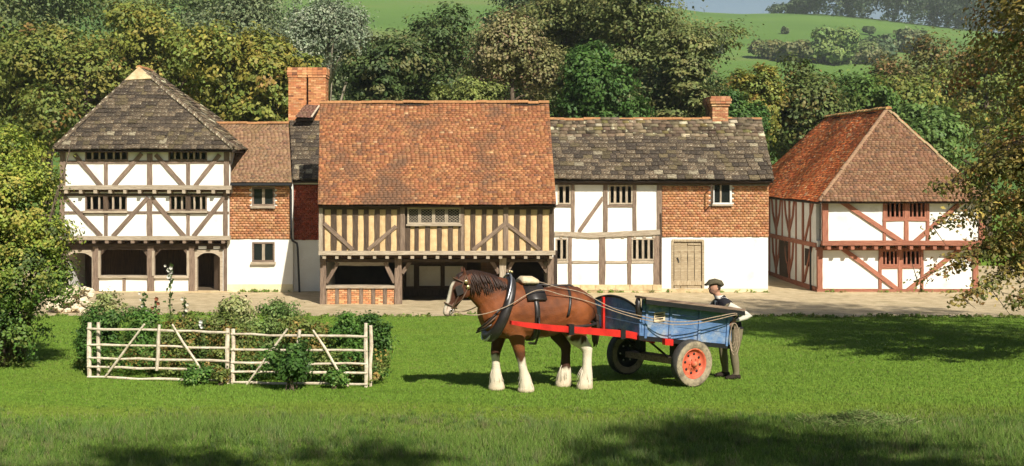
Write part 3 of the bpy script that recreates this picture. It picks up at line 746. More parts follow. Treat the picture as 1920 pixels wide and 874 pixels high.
# ------------------------------------------------------------------ timbered and tile-hung house with slab roof
hse = root('slab_roofed_house', (7.9, 45, 0), 'white timbered house with grey stone slab roof and orange hung tiles over a plank door', 'building')
fh = Facade(45.0, hse)
hh = [(1046, 1070, 347, 383), (1142, 1186, 347, 383), (1042, 1064, 447, 488), (1184, 1227, 447, 488), (1336, 1371, 343, 382), (1261, 1318, 452, 541)]
fh.wall(1030, 1440, 335, 552, m_plaster, hh, name='wall')
hung_tiles(fh, 1241, 1441, 348, 444, ORANGE_HUNG, 23, [(1332, 1375, 340, 386)])
fh.timber(1036, 344, 1442, 344, 5, m_oak_dark, proud=0.1, t=0.18, name='eaves_beam')
for x, w in ((1074, 6.5), (1135, 8), (1190, 6.5), (1236, 9)): fh.timber(x, 346, x, 434, w)
for x, w in ((1069, 6.5), (1129, 11), (1180, 7), (1231, 11)): fh.timber(x, 442, x, 536, w)
fh.timber(1131, 370, 1086, 434, 7)
fh.timber(1040, 438, 1104, 441, 8.5, m_oak_pale, name='bressummer', proud=0.09); fh.timber(1103, 441, 1237, 435, 9, m_oak_pale, name='bressummer', proud=0.09)
fh.joists([1052, 1084, 1108, 1150, 1168, 1190, 1208, 1226], 444, 5, m_oak_pale)
for x0, x1 in ((1040, 1072), (1139, 1188)): fh.timber(x0, 386, x1, 386, 4.5, m_oak)
for x0, x1 in ((1040, 1066), (1073, 1122), (1136, 1177), (1184, 1226)): fh.timber(x0, 491, x1, 491, 4, m_oak_pale)
for (x0, x1, y0, y1), k in zip(hh[:4], (1, 3, 1, 3)):
    s_ = (x1 - x0) / (k + 1); fh.window(x0, x1, y0, y1, [x0 + s_ * (i + 1) for i in range(k)], 2.6, m_oak_pale, mw=4.2)
fh.window(1336, 1371, 343, 383, [1351], 3, m_white, recess=-0.02, glazed=True, mw=3, sill=3)
cs = G(); p = fh.P(1336, 381, -.08); q = fh.P(1336, 346, -.08); dv = Vector((-0.16, -0.36, 0)); z0, z1 = p.z, q.z
for t0, t1, a, b in ((0, 1, z0, z0 + .06), (0, 1, z1 - .06, z1), (0, .12, z0, z1), (.88, 1, z0, z1)):
    cs.bar(p * 1 + dv * t0 + Vector((0, 0, (a + b) / 2 - p.z)), p + dv * t1 + Vector((0, 0, (a + b) / 2 - p.z)), b - a, 0.04, side=(0.9, -0.4, 0))
cs.build('open_casement', m_oak_dark, hse)
dr_ = bpy.data.objects.new('door', None); linkobj(dr_, hse, Matrix.Translation(fh.P(1289, 541)))
for i in range(4):
    w = (1315 - 1264) / 4; fh.timber(1264 + w * (i + .5), 454, 1264 + w * (i + .5), 541, w - 0.8, m_door, name='plank', proud=-0.03 - .008 * (i % 2), t=0.05, parent=dr_)
fh.timber(1263, 531, 1316, 531, 8, m_door, name='kick_board', proud=0.0, t=0.03, parent=dr_)
fh.timber(1290, 458, 1314, 458, 3, m_door, name='batten', proud=-0.0, t=0.03, parent=dr_)
fh.timber(1270, 483, 1273, 492, 2.2, m_iron, name='latch', proud=0.0, t=0.03, parent=dr_)
for (x0, y0, x1, y1) in ((1260, 451, 1319, 451), (1261, 451, 1261, 545), (1318, 451, 1318, 545)): fh.timber(x0, y0, x1, y1, 4, m_door, name='door_frame', proud=0.03, t=0.16)
fh.timber(1252, 544, 1330, 544, 6, m_stone, name='doorstep', proud=0.35, t=0.5)
r = random.Random(9); x = 1036.0
for row, (y0, y1) in enumerate(((533, 543), (543, 554))):
    x = 1036.0 - row * 9
    while x < 1240:
        w = r.uniform(14, 30); p, q = fh.P(max(x, 1036), y1), fh.P(min(x + w, 1240), y0)
        if q.x - p.x > 0.08: G().box(p.x, q.x - .012, 44.80 - r.uniform(0, .025), 45.0, p.z, q.z - .012).build('stone_block', m_stone, hse)
        x += w
fh.timber(1239, 400, 1239, 552, 3, m_oak_dark, name='corner_board', proud=0.09, t=0.06)
p, q = fh.P(1241, 552), fh.P(1440, 541); G().box(p.x, fh.P(1256, 0).x, 44.985, 45.01, p.z, q.z).build('stained_base', m_plaster_stain, hse)
G().box(fh.P(1322, 0).x, q.x, 44.985, 45.01, p.z, q.z).build('stained_base', m_plaster_stain, hse)
A, B, C, D = W(1024, 338, 44.5), W(1451, 338, 44.5), W(1427, 223, 47.3), W(1020, 224, 47.3)
bA, bB = Vector((A.x, 50.2, A.z)), Vector((B.x, 50.2, B.z))
rf = roof_deck(hse, (A, B, C, D), (bB, bA, D, C), m_dark)
roof_plane(rf, A, B, C, D, 0.265, 0.34, 0.045, SLATE, m_slab_far, 7, parts=300, gmin=0.20, wave=0.03, name='slabs')
ridge(rf, D, C, 0.11, 0.42)
gable_shell(hse, fh.P(1030, 0).x, fh.P(1440, 0).x, 45.2, 49.9, 4.75, -0.05, m_plaster, name='side_wall', ridge_z=7.1, ridge_y=47.3)
G().box(fh.P(1030, 0).x, fh.P(1440, 0).x, 45.25, 49.8, 2.3, 2.42).build('floor', m_inside, hse)
chimney(rf, 1336, 1365, 180, 228, 47.1, 0.75, seed=5, pal=[(4, srgb(186, 138, 100)), (3, srgb(168, 112, 80)), (2, srgb(206, 166, 124))])
chimney(rf, 1328, 1338, 182, 228, 47.75, 0.5, seed=6, pal=[(4, srgb(120, 84, 66)), (3, srgb(140, 96, 74))])

# ------------------------------------------------------------------ red-timbered house with hipped roof
red = root('red_timbered_house', (18.1, 45, 0), 'white house with red-painted timbers and steep hipped clay tile roof', 'building')
fu, fl = Facade(44.5, red), Facade(45.0, red)
hu = [(1661, 1695, 378, 409), (1703, 1736, 378, 409)]; hl = [(1653, 1684, 469, 498), (1691, 1725, 469, 498)]
fu.wall(1542, 1846, 370, 458, m_plaster, hu, name='plaster_wall'); fl.wall(1533, 1832, 452, 551, m_plaster, hl, name='plaster_wall')
for fa, hs in ((fu, hu), (fl, hl)):
    for (x0, x1, y0, y1) in hs:
        s_ = (x1 - x0) / 4; fa.window(x0, x1, y0, y1, [x0 + s_, x0 + 2 * s_, x0 + 3 * s_], 2.5, m_redwood, mw=2.8)
    (a, b, c, d_), (a2, b2, _, _) = hs
    dn = 454 if fa is fu else 545
    for x, w in ((a - 3, 5.5), ((b + a2) / 2, 7.5), (b2 + 3, 5.5)): fa.timber(x, c - 3, x, dn, w, m_redwood)
    fa.timber(a - 6, d_ + 3, b2 + 6, d_ + 3, 5.5, m_redwood)
fu.timber(1547, 374, 1547, 456, 11, m_redwood, name='post', proud=0.08); fu.timber(1840, 374, 1840, 456, 11, m_redwood, name='post', proud=0.08)
fl.timber(1537, 463, 1537, 547, 9, m_redwood, name='post', proud=0.08); fl.timber(1828, 463, 1828, 547, 9, m_redwood, name='post', proud=0.08)
for a in ((1574, 376, 1692, 454), (1806, 376, 1714, 454)): fu.timber(*a, 8, m_redwood, name='brace', proud=0.07)
for a in ((1580, 467, 1684, 544), (1800, 467, 1702, 544)): fl.timber(*a, 8, m_redwood, name='brace', proud=0.07)
fu.timber(1541, 456, 1847, 456, 9, m_redwood, name='bressummer', proud=0.1, t=0.24)
fu.timber(1541, 375, 1847, 375, 6, m_redwood, name='wall_plate', proud=0.03)
fu.joists([1554 + i * 22 for i in range(13)], 464.5, 6.5, m_redwood)
fl.timber(1531, 467, 1832, 467, 5, m_redwood, name='rail', proud=0.03)
fl.timber(1531, 545, 1833, 545, 7, m_redwood, name='sole_plate', proud=0.08, t=0.24)
SX0, SX1, SY0, SY1 = fl.P(1533, 0).x, fl.P(1832, 0).x, 45.2, 56.2
G().box(SX0 - .05, SX1 + .05, 44.85, SY1, -0.25, 0.04).build('plinth', m_stone, red)
gable_shell(red, SX0, SX1, SY0, SY1, 3.95, -0.05, m_plaster, name='side_wall')
G().box(SX0 + .1, SX1 - .1, 44.75, SY1 - .2, 1.92, 2.05).build('floor', m_inside, red)
# framing on the shaded side wall
def side(y0, z0, y1, z1, w, name='timber', proud=0.05): beam(name, (SX0 - proud + .07, y0, z0), (SX0 - proud + .07, y1, z1), w, 0.14, m_redwood, red, depth=(1, 0, 0))
for y in (46.9, 48.9, 51.0, 53.2, 55.4): side(y, 0.1, y, 3.9, 0.2, 'post')
for y in (45.9, 47.9, 50.0, 52.1): side(y, 0.1, y, 3.9, 0.09, 'stud')
side(45.1, 1.98, 56, 1.98, 0.2, 'rail', 0.06); side(45.1, 0.12, 56, 0.12, 0.2, 'sole_plate', 0.07); side(45.1, 3.85, 56, 3.85, 0.18, 'wall_plate', 0.04)
for y in (48.9, 51.0, 53.2):
    for sg in (-1, 1):
        side(y, 2.3, y + sg * 0.55, 3.1, 0.13, 'brace', 0.06); side(y + sg * 0.53, 3.05, y + sg * 0.75, 3.8, 0.13, 'brace', 0.06)
        side(y, 0.4, y + sg * 0.5, 1.2, 0.13, 'brace', 0.06); side(y + sg * 0.48, 1.15, y + sg * 0.62, 1.9, 0.13, 'brace', 0.06)
side(45.5, 3.8, 46.6, 2.1, 0.14, 'brace', 0.06); side(45.7, 1.9, 46.7, 0.3, 0.14, 'brace', 0.06)
G().box(SX0 - .06, SX0 + .02, 49.15, 50.35, 0.08, 1.85).build('door', m_oak_dark, red)
G().box(SX0 - .04, SX0 + .02, 46.05, 46.6, 1.0, 1.75).build('window', m_dark, red)
G().tube([(SX0 - .12, 45.55, 1.9), (SX0 - .12, 45.55, 0.05)], 0.04, 6).build('downpipe', m_iron, red)
ez = 3.86; eL, eR = Vector((SX0 - .28, 44.05, ez)), Vector((W(1848, 0, 44.1).x + .2, 44.05, ez)); cx = W(1664, 0, 46.3).x
r0, r1 = Vector((cx, 46.3, 7.80)), Vector((cx, 54.2, 7.80)); bL, bR = Vector((eL.x, 56.6, ez)), Vector((eR.x, 56.6, ez))
rf = roof_deck(red, (eL, eR, r0, r0), (bR, bL, r1, r1), m_dark)
roof_deck(rf, (bL, eL, r0, r1), (eR, bR, r1, r0), m_dark, name='side_boarding')
roof_plane(rf, eL, eR, r0, r0, 0.105, 0.17, 0.016, REDHIP, m_tile_plain, 51, wave=0.015, name='hip_tiles')
roof_plane(rf, bL, eL, r0, r1, 0.105, 0.17, 0.017, REDROOF, m_tile_red, 52, wave=0.02, name='side_tiles', vjit=0.24)
roof_plane(rf, eR, bR, r1, r0, 0.21, 0.34, 0.017, REDROOF, m_tile, 53, name='side_tiles')
m_hip = M('hip_bonnet', srgb(168, 136, 104), srgb(128, 98, 76), scale=3, rnd=0.12, c3=srgb(170, 164, 120), s3=2, t3=(0.5, 0.7))
ridge(rf, eL + Vector((0.05, .05, .06)), r0 + Vector((0, 0, .05)), 0.085, 0.3, m_hip, name='hip_tile'); ridge(rf, eR + Vector((-.05, .05, .06)), r0 + Vector((0, 0, .05)), 0.085, 0.3, m_hip, name='hip_tile')
ridge(rf, r0 + Vector((0, -.15, .05)), r1 + Vector((0, .1, .05)), 0.12, 0.42)
# ------------------------------------------------------------------ vegetation kit
LEAFGAIN = 1.95
def unit(v): return v / np.maximum(np.linalg.norm(v, axis=-1, keepdims=True), 1e-9)

def leaf_quads(P, N, size, rg, asp=0.62):
    n = len(P); N = unit(N); t = unit(np.cross(N, rg.normal(size=(n, 3)))); b = np.cross(N, t)
    s = (np.asarray(size) * rg.uniform(0.65, 1.3, n))[:, None] * 0.5
    fold = N * s * 0.25
    V = np.stack([P + t * s, P + b * s * asp + fold, P - t * s, P - b * s * asp + fold], 1).reshape(-1, 3)
    return V, np.arange(4 * n).reshape(n, 4)

def crown_mesh(lobes, cols, nsub, nleaf, sub_r, leaf, rg, up=0.35, rnd=0.75, inner=0.12, flat=0.75, floor=None, shell=(0.78, 1.04)):
    """leaf faces gathered in clumps over the lobes of a crown; every clump has its own tone"""
    C = np.array([l[0] for l in lobes], float); Rr = np.array([l[1] for l in lobes], float)
    area = (Rr[:, 0] * Rr[:, 1] + Rr[:, 0] * Rr[:, 2] + Rr[:, 1] * Rr[:, 2]) ** 0.9
    li = rg.choice(len(lobes), nsub, p=area / area.sum()); dr = unit(rg.normal(size=(nsub, 3)))
    low = (dr[:, 2] < -0.3) & (rg.random(nsub) < 0.6); dr[low, 2] *= -1
    rad = rg.uniform(*shell, nsub); ins = rg.random(nsub) < inner; rad[ins] = rg.uniform(0.2, 0.75, ins.sum())
    sc_ = C[li] + dr * Rr[li] * rad[:, None]
    cols_ = np.array([c for _, c in cols]); wt = np.array([w for w, _ in cols], float)
    ci = cols_[rg.choice(len(cols), nsub, p=wt / wt.sum())] * rg.uniform(0.82, 1.2, (nsub, 1))
    k = np.repeat(np.arange(nsub), rg.poisson(nleaf, nsub).clip(3)); n = len(k)
    off = rg.normal(size=(n, 3)) * 0.5 * (sub_r * rg.uniform(0.6, 1.35, nsub))[k][:, None]; off[:, 2] *= flat
    P = sc_[k] + off; N = dr[k] * 1.0 + unit(off) * 0.35 + rg.normal(size=(n, 3)) * rnd * 0.6; N[:, 2] += up
    if floor is not None: keep = P[:, 2] > floor; P, N, k = P[keep], N[keep], k[keep]; n = len(k)
    V, Fc = leaf_quads(P, N, np.full(n, leaf), rg)
    T = LEAFGAIN * ci[k] * rg.uniform(0.8, 1.22, (n, 1)) * rg.uniform(0.93, 1.07, (n, 3))
    return V, Fc, T

def make_lobes(c, r, kind, rg, n=14):
    out = []; c = np.array(c, float); r = np.array(r, float)
    if kind == 'pine':
        for i in range(n):
            h = (i + 0.5) / n * 2 - 1; wd = math.sqrt(max(0.1, 1 - (h * 0.85) ** 2)); a = rg.uniform(0, 6.28); q = rg.uniform(0.2, 0.62) * wd
            out.append((c + r * np.array([math.cos(a) * q, math.sin(a) * q, h * 0.95]), r * np.array([0.46 * wd, 0.46 * wd, 0.13]) * rg.uniform(0.8, 1.25)))
        return out
    if kind == 'willow':
        for i in range(n):
            d = unit(rg.normal(size=3)); d[2] = abs(d[2]) * 0.9 - 0.2
            out.append((c + r * d * 0.55, r * np.array([0.34, 0.34, 0.48]) * rg.uniform(0.75, 1.2)))
        return out
    for i in range(n):
        d = unit(rg.normal(size=3)); d[2] = d[2] * 0.9 + 0.08
        m = float(np.mean(r)) * rg.uniform(0.22, 0.46)
        out.append((c + r * d * rg.uniform(0.45, 0.92), (0.6 * m + 0.4 * r * 0.36) * rg.uniform(0.8, 1.2)))
    out.append((c, r * 0.62))
    return out

def limbs(base, c, lobes, r0, rg, g, n=7):
    base = Vector(base); top = Vector(c); mid_ = base.lerp(top, 0.55) + Vector((rg.uniform(-.3, .3), rg.uniform(-.3, .3), 0)) * r0 * 2
    g.tube([base - Vector((0, 0, 0.3)), base + Vector((0, 0, 0.5)), mid_, top], [r0 * 1.45, r0, r0 * 0.75, r0 * 0.3], 10)
    for i in range(n):
        l = lobes[int(rg.integers(len(lobes)))]; e = Vector(l[0]) + Vector(rg.normal(size=3)) * float(np.mean(l[1])) * 0.45
        s_ = base.lerp(top, rg.uniform(0.4, 0.85)); m_ = s_.lerp(e, 0.5) + Vector((0, 0, 0.12 * (e - s_).length))
        g.tube([s_, m_, e], [r0 * 0.42, r0 * 0.25, r0 * 0.07], 7)

def tree(name, label, px, d, top, bot, wpx, kind, cols, seed, leaf=0.26, nsub=330, nleaf=34, group=None, cat='tree', trunk_mat=None, base=None, depth=0.85, nl=14, sub=None, r0=None):
    rg = np.random.default_rng(seed); k = d / F
    c = W(px, (top + bot) / 2, d); r = (wpx / 2 * k, wpx / 2 * k * depth, (bot - top) / 2 * k)
    bx = Vector((c.x, c.y, gz(c.x, c.y))) if base is None else Vector(base)
    t = root(name, bx, label, cat, group); lb = make_lobes(c, r, kind, rg, nl)
    g = G(); limbs(bx, (c.x, c.y, c.z + r[2] * 0.3), lb, r0 or max(0.12, r[0] * 0.07), rg, g); g.build('trunk', trunk_mat or m_bark, t, smoothf=True)
    V, Fc, T = crown_mesh(lb, cols, int(nsub * 1.15), nleaf, sub or max(0.3, r[0] * 0.19), leaf, rg, flat=0.45 if kind == 'pine' else 0.75, up=0.8 if kind == 'pine' else 0.35)
    mk('crown', V, Fc, m_leaf, t, tint=T)
    return t

OLIVE = [(4, (0.105, 0.120, 0.026)), (3, (0.075, 0.100, 0.022)), (2, (0.135, 0.125, 0.028)), (0.35, (0.15, 0.095, 0.03))]
GOLD = [(4, (0.135, 0.140, 0.028)), (3, (0.100, 0.125, 0.026)), (2, (0.175, 0.150, 0.030)), (0.35, (0.18, 0.115, 0.03))]
GREEN = [(4, (0.062, 0.105, 0.022)), (3, (0.048, 0.088, 0.020)), (2, (0.090, 0.125, 0.030))]
RICH = [(4, (0.040, 0.082, 0.017)), (3, (0.032, 0.066, 0.015)), (2, (0.055, 0.098, 0.022))]
DARK = [(4, (0.040, 0.062, 0.020)), (3, (0.055, 0.078, 0.024)), (2, (0.090, 0.092, 0.034))]
SILVER = [(4, (0.150, 0.175, 0.115)), (3, (0.115, 0.140, 0.085)), (1.5, (0.185, 0.205, 0.145))]
TAN = [(4, (0.150, 0.140, 0.058)), (3, (0.120, 0.122, 0.046)), (2, (0.180, 0.150, 0.075)), (0.6, (0.15, 0.10, 0.06))]
PINE = [(4, (0.098, 0.112, 0.036)), (3, (0.072, 0.090, 0.030)), (2, (0.130, 0.128, 0.046))]
RUSSET = [(4, (0.110, 0.095, 0.026)), (3, (0.150, 0.115, 0.030)), (2, (0.070, 0.076, 0.020)), (1.0, (0.160, 0.085, 0.030)), (1.0, (0.24, 0.18, 0.045))]
YELLOW = [(4, (0.165, 0.190, 0.030)), (3, (0.112, 0.150, 0.026)), (2, (0.215, 0.195, 0.042)), (1, (0.06, 0.08, 0.02))]
TR = 'trees behind the houses'
tree('hornbeam_tree', 'dense olive tree at the left edge behind the market hall', 20, 62, 28, 330, 240, 'round', OLIVE, 101, group=TR, nsub=420)
tree('hornbeam_tree', 'olive tree flecked with rust behind the left slope of the pyramid roof', 160, 60, 26, 320, 250, 'round', OLIVE, 102, group=TR, nsub=460)
tree('hornbeam_tree', 'golden-green tree rising directly above the pyramid roof', 300, 63, 20, 300, 250, 'round', GOLD, 103, group=TR, nsub=460)
tree('hornbeam_tree', 'golden-green tree between the pyramid roof and the double chimney', 432, 58, 44, 300, 220, 'round', GOLD, 104, group=TR, nsub=420)
tree('hornbeam_tree', 'low yellow-olive tree just left of the double chimney', 520, 57, 66, 290, 150, 'round', GOLD, 105, group=TR, nsub=300)
tree('willow_tree', 'silvery grey willow above the double chimney', 615, 74, -40, 240, 220, 'willow', SILVER, 106, group=TR, leaf=0.2, nsub=520, trunk_mat=m_birch)
tree('willow_tree', 'grey-green tree standing behind the golden trees', 470, 88, -40, 220, 300, 'willow', [(2, (0.105, 0.125, 0.062)), (1, (0.08, 0.105, 0.05))], 107, group=TR, leaf=0.28, nsub=420)
tree('yew_tree', 'dark layered evergreen behind the orange tile roof', 812, 68, 8, 270, 235, 'round', DARK, 108, group=TR, nsub=520, nl=18)
tree('yew_tree', 'low dark evergreen just right of the double chimney', 712, 62, 62, 270, 130, 'round', DARK, 124, group=TR, nsub=300)
tree('willow_tree', 'tan-green willow behind the ridge of the orange tile roof', 960, 60, 16, 250, 215, 'willow', TAN, 109, group=TR, leaf=0.2, nsub=520)
tree('shrub', 'rounded pale green bush peeping over the orange ridge', 876, 53, 148, 230, 120, 'round', [(3, (0.13, 0.15, 0.04)), (2, (0.10, 0.12, 0.035))], 110, leaf=0.16, nsub=220, cat='bush', nl=9)
tree('sycamore_tree', 'rich deep green broadleaf tree beside the orange roof ridge', 1130, 58, 66, 300, 170, 'round', RICH, 111, group=TR, leaf=0.24, nsub=420, nl=18)
tree('pine_tree', 'tall spreading olive pine whose top leaves the picture', 1195, 74, -70, 250, 370, 'pine', PINE, 112, group=TR, nsub=900, nl=26, sub=1.0)
tree('pine_tree', 'broad pine standing behind the tall spreading pine', 1120, 84, -40, 260, 330, 'round', PINE, 125, group=TR, nsub=560, nl=16)
tree('holly_tree', 'dark undergrowth tree below the pines behind the slab roof', 1240, 66, 120, 330, 220, 'round', DARK, 126, group=TR, nsub=380)
tree('pine_tree', 'olive pine between the tan willow and the green broadleaf', 1055, 76, -50, 210, 200, 'pine', PINE, 113, group=TR, nsub=360, nl=16)
tree('pine_tree', 'lower pine behind the slab roof, left of its chimney', 1275, 63, 60, 300, 150, 'pine', PINE, 114, group=TR, nsub=360, nl=14)
tree('ash_tree', 'slender golden tree just right of the slab roof chimney', 1420, 60, 70, 320, 115, 'willow', GOLD, 115, group=TR, leaf=0.2, nsub=300)
tree('shrub', 'bright green bush behind the slab roof chimney', 1388, 54, 165, 300, 90, 'round', RICH, 116, leaf=0.17, nsub=220, cat='bush', nl=9)
tree('hawthorn_tree', 'dark olive tree between the slab roof and the red roof', 1515, 63, 118, 360, 190, 'round', [(4, (0.075, 0.092, 0.026)), (3, (0.055, 0.078, 0.022)), (1, (0.12, 0.10, 0.03))], 117, group=TR, nsub=430)
tree('hawthorn_tree', 'mid green tree rising behind the red hipped roof', 1640, 66, 150, 360, 190, 'round', GREEN, 118, group=TR, nsub=400)
tree('hawthorn_tree', 'smooth green tree sloping down behind the right hip of the red roof', 1735, 60, 185, 420, 150, 'round', [(3, (0.075, 0.120, 0.030)), (2, (0.06, 0.10, 0.026))], 119, group=TR, nsub=400)
tree('oak_tree', 'broad brownish oak in the distance above the red roof', 1745, 84, 46, 300, 240, 'round', [(4, (0.105, 0.098, 0.032)), (3, (0.075, 0.080, 0.028)), (1, (0.14, 0.09, 0.035))], 120, group=TR, leaf=0.3, nsub=460)
BK = 'second row of trees behind the houses'
for i, (lab, px, d_, tp, w_, cs_) in enumerate((('shadowy tree filling the gap at the far left behind the olive trees', 85, 78, 60, 260, OLIVE), ('shadowy olive tree behind the tree above the pyramid roof', 235, 80, 38, 260, GOLD),
        ('green tree behind the golden trees left of the double chimney', 370, 82, 36, 240, OLIVE), ('grey-green tree behind the double chimney', 545, 84, 40, 240, [(2, (0.10, 0.12, 0.055)), (1, (0.075, 0.1, 0.04))]),
        ('dark tree filling the gap between silver willow and evergreen', 735, 86, 44, 210, DARK), ('olive tree filling the gap behind the tan willow', 905, 84, 30, 230, TAN), ('dark tree behind the rich green broadleaf', 1085, 82, 40, 220, DARK),
        ('olive tree in the dip behind the slab roof chimney', 1345, 78, 138, 200, OLIVE), ('olive tree in the dip between slab roof and red roof', 1470, 82, 142, 220, OLIVE), ('green tree behind the ridge of the red roof', 1585, 80, 140, 240, GREEN), ('brownish tree behind the right side of the red roof', 1690, 76, 128, 230, OLIVE), ('dim tree behind the large tree at the right edge', 1850, 80, 70, 260, OLIVE))):
    tree('woodland_tree', lab, px, d_, tp, 330, w_, 'round', cs_, 170 + i, leaf=0.34, nsub=240, nleaf=28, group=BK, nl=12)
FR = 'far trees on the slope behind the houses'
tree('beech_tree', 'hazy green tree high in the top left corner', 90, 104, -60, 200, 330, 'round', [(2, (0.075, 0.10, 0.035)), (1, (0.10, 0.115, 0.04))], 121, group=FR, leaf=0.4, nsub=380)
tree('beech_tree', 'hazy pale green tree at the top edge above the pyramid roof', 350, 112, -60, 180, 260, 'round', [(2, (0.105, 0.13, 0.045)), (1, (0.06, 0.08, 0.03))], 122, group=FR, leaf=0.42, nsub=340)
tree('beech_tree', 'hazy grey-green tree between the tan willow and the tall pine', 985, 118, -70, 160, 220, 'round', [(2, (0.075, 0.10, 0.045)), (1, (0.06, 0.08, 0.035))], 123, group=FR, leaf=0.42, nsub=300)
def hill_tree(label, px, base_py, top, wpx, cols, seed, nsub=160, name='field_tree', leaf=None, cat='tree', kind='round'):
    p = on_ground(px, base_py); d = p.y
    tree(name, label, px, d, top, base_py - 2, wpx, kind, cols, seed, leaf=leaf or d * 0.0042, nsub=nsub, nleaf=26, base=p, nl=9, cat=cat, sub=max(0.4, wpx * d / F * 0.10))
hill_tree('pale green rounded tree in the middle of the hillside field', 1560, 122, 54, 95, [(3, (0.12, 0.16, 0.045)), (2, (0.09, 0.135, 0.04))], 130, 260)
hill_tree('small pale tree leaning against the rounded hillside tree', 1605, 118, 70, 60, [(3, (0.11, 0.145, 0.045)), (1, (0.08, 0.11, 0.04))], 131)
hill_tree('dark bluish tree right of the pale hillside trees', 1648, 112, 68, 66, [(3, (0.05, 0.078, 0.035)), (2, (0.07, 0.095, 0.04))], 132)
hill_tree('brownish hedge tree left of the pale hillside trees', 1487, 116, 84, 66, [(3, (0.105, 0.105, 0.04)), (2, (0.08, 0.09, 0.035))], 133)
hill_tree('olive thorn bush beside the golden slender tree on the hillside', 1440, 110, 78, 60, [(3, (0.10, 0.115, 0.04)), (2, (0.12, 0.11, 0.04))], 134, cat='bush')
hill_tree('dusky green tree on the hillside above the red roof', 1705, 100, 60, 80, [(3, (0.07, 0.09, 0.04)), (2, (0.09, 0.105, 0.045))], 135)
hill_tree('dark conical bush beside the tall pine on the lower field', 1330, 105, 74, 60, [(3, (0.06, 0.08, 0.03)), (2, (0.09, 0.10, 0.035))], 136, cat='bush')
hill_tree('single round tree standing on the skyline', 1492, 26, 1, 30, [(3, (0.06, 0.085, 0.04))], 137, 90)
hill_tree('small lone bush in the upper field', 1472, 64, 52, 12, [(3, (0.07, 0.09, 0.035))], 138, 40, cat='bush')
hill_tree('lone bush in the upper field nearer the wood', 1630, 66, 49, 18, [(3, (0.06, 0.085, 0.035))], 139, 50, cat='bush')
# hedge along the skyline, hedge between the fields, the far wood: each one mass
def hedge(name, label, pts, h, wd, cols, seed, nsub, leaf):
    rg = np.random.default_rng(seed); lb = []
    for (px, py) in pts:
        p = on_ground(px, py); lb.append(((p.x, p.y + rg.uniform(0, wd), p.z + h * 0.4), np.array([wd, wd, h * 0.62]) * rg.uniform(0.7, 1.25)))
    V, Fc, T = crown_mesh(lb, cols, nsub, 18, h * 0.3, leaf, rg)
    return tag(mk(name, V, Fc, m_leaf, tint=T), label, kind='stuff')
hedge('hedge_foliage', 'low dark hedge along the skyline', [(1455 + i * 5, 25) for i in range(14)], 4.5, 3.5, [(1, (0.05, 0.07, 0.035))], 140, 200, 1.2)
hedge('field_hedge_foliage', 'hedge between the upper and lower field', [(1450 + i * 12, 112 + i * 0.6) for i in range(18)], 5, 4.0, [(2, (0.075, 0.09, 0.035)), (1, (0.1, 0.1, 0.04))], 141, 420, 0.9)
rg = np.random.default_rng(142); lb = []
for i in range(230):
    px = rg.uniform(1512, 1990); dd = rg.uniform(505, 575); p = W(px, 0, dd); z = gz(p.x, dd)
    h = rg.uniform(19, 27) * (0.5 + 0.5 * smooth(1512, 1540, px)); lb.append(((p.x, dd, z + h * 0.5), np.array([5.2, 5.2, h * 0.52]) * rg.uniform(0.8, 1.2)))
V, Fc, T = crown_mesh(lb, [(3, (0.036, 0.052, 0.030)), (2, (0.048, 0.062, 0.032)), (1, (0.030, 0.045, 0.028))], 3600, 16, 2.2, 1.5, rg)
tag(mk('wood_foliage', V, Fc, m_leaf, tint=T), 'far dark wood along the top of the hill', kind='stuff')
rg = np.random.default_rng(143); lb = []

# the big tree at the right edge, its drooping sprays and its shadow on the lawn
rg = np.random.default_rng(150); OX, OY, OZ = 0.8, 1.6, 0.25; bx = Vector((14.9 + OX, 20.5 + OY, gz(14.9 + OX, 20.5 + OY)))
t = root('oak_tree', bx, 'large brown-leaved tree filling the right edge with drooping sprays', 'tree')
lb = [((14.6, 20.8, 8.2), (4.4, 4.2, 3.0)), ((11.6, 20.4, 7.0), (2.2, 2.4, 2.3)), ((11.3, 20.2, 4.4), (1.9, 2.0, 1.6)), ((13.4, 21.6, 5.2), (3.2, 3.0, 2.6)), ((12.6, 19.6, 9.0), (2.6, 2.4, 2.0)),
      ((17.0, 20.5, 6.0), (3.4, 3.4, 3.2)), ((15.6, 24.2, 9.2), (3.6, 3.0, 2.8)), ((12.2, 20.6, 3.2), (1.9, 1.8, 0.9)), ((14.0, 21.5, 3.2), (2.4, 2.2, 1.1)), ((15.4, 21.0, 11.3), (2.9, 2.9, 1.9)), ((16.4, 23.6, 12.4), (3.4, 2.8, 2.2)), ((19.5, 23.0, 11.0), (3.0, 3.0, 2.6))]
lb = [((c[0] + OX, c[1] + OY, c[2] + OZ), r_) for c, r_ in lb]; g = G(); limbs(bx, (14.6 + OX, 20.8 + OY, 8.8), lb, 0.36, rg, g, 16)
sprays = []
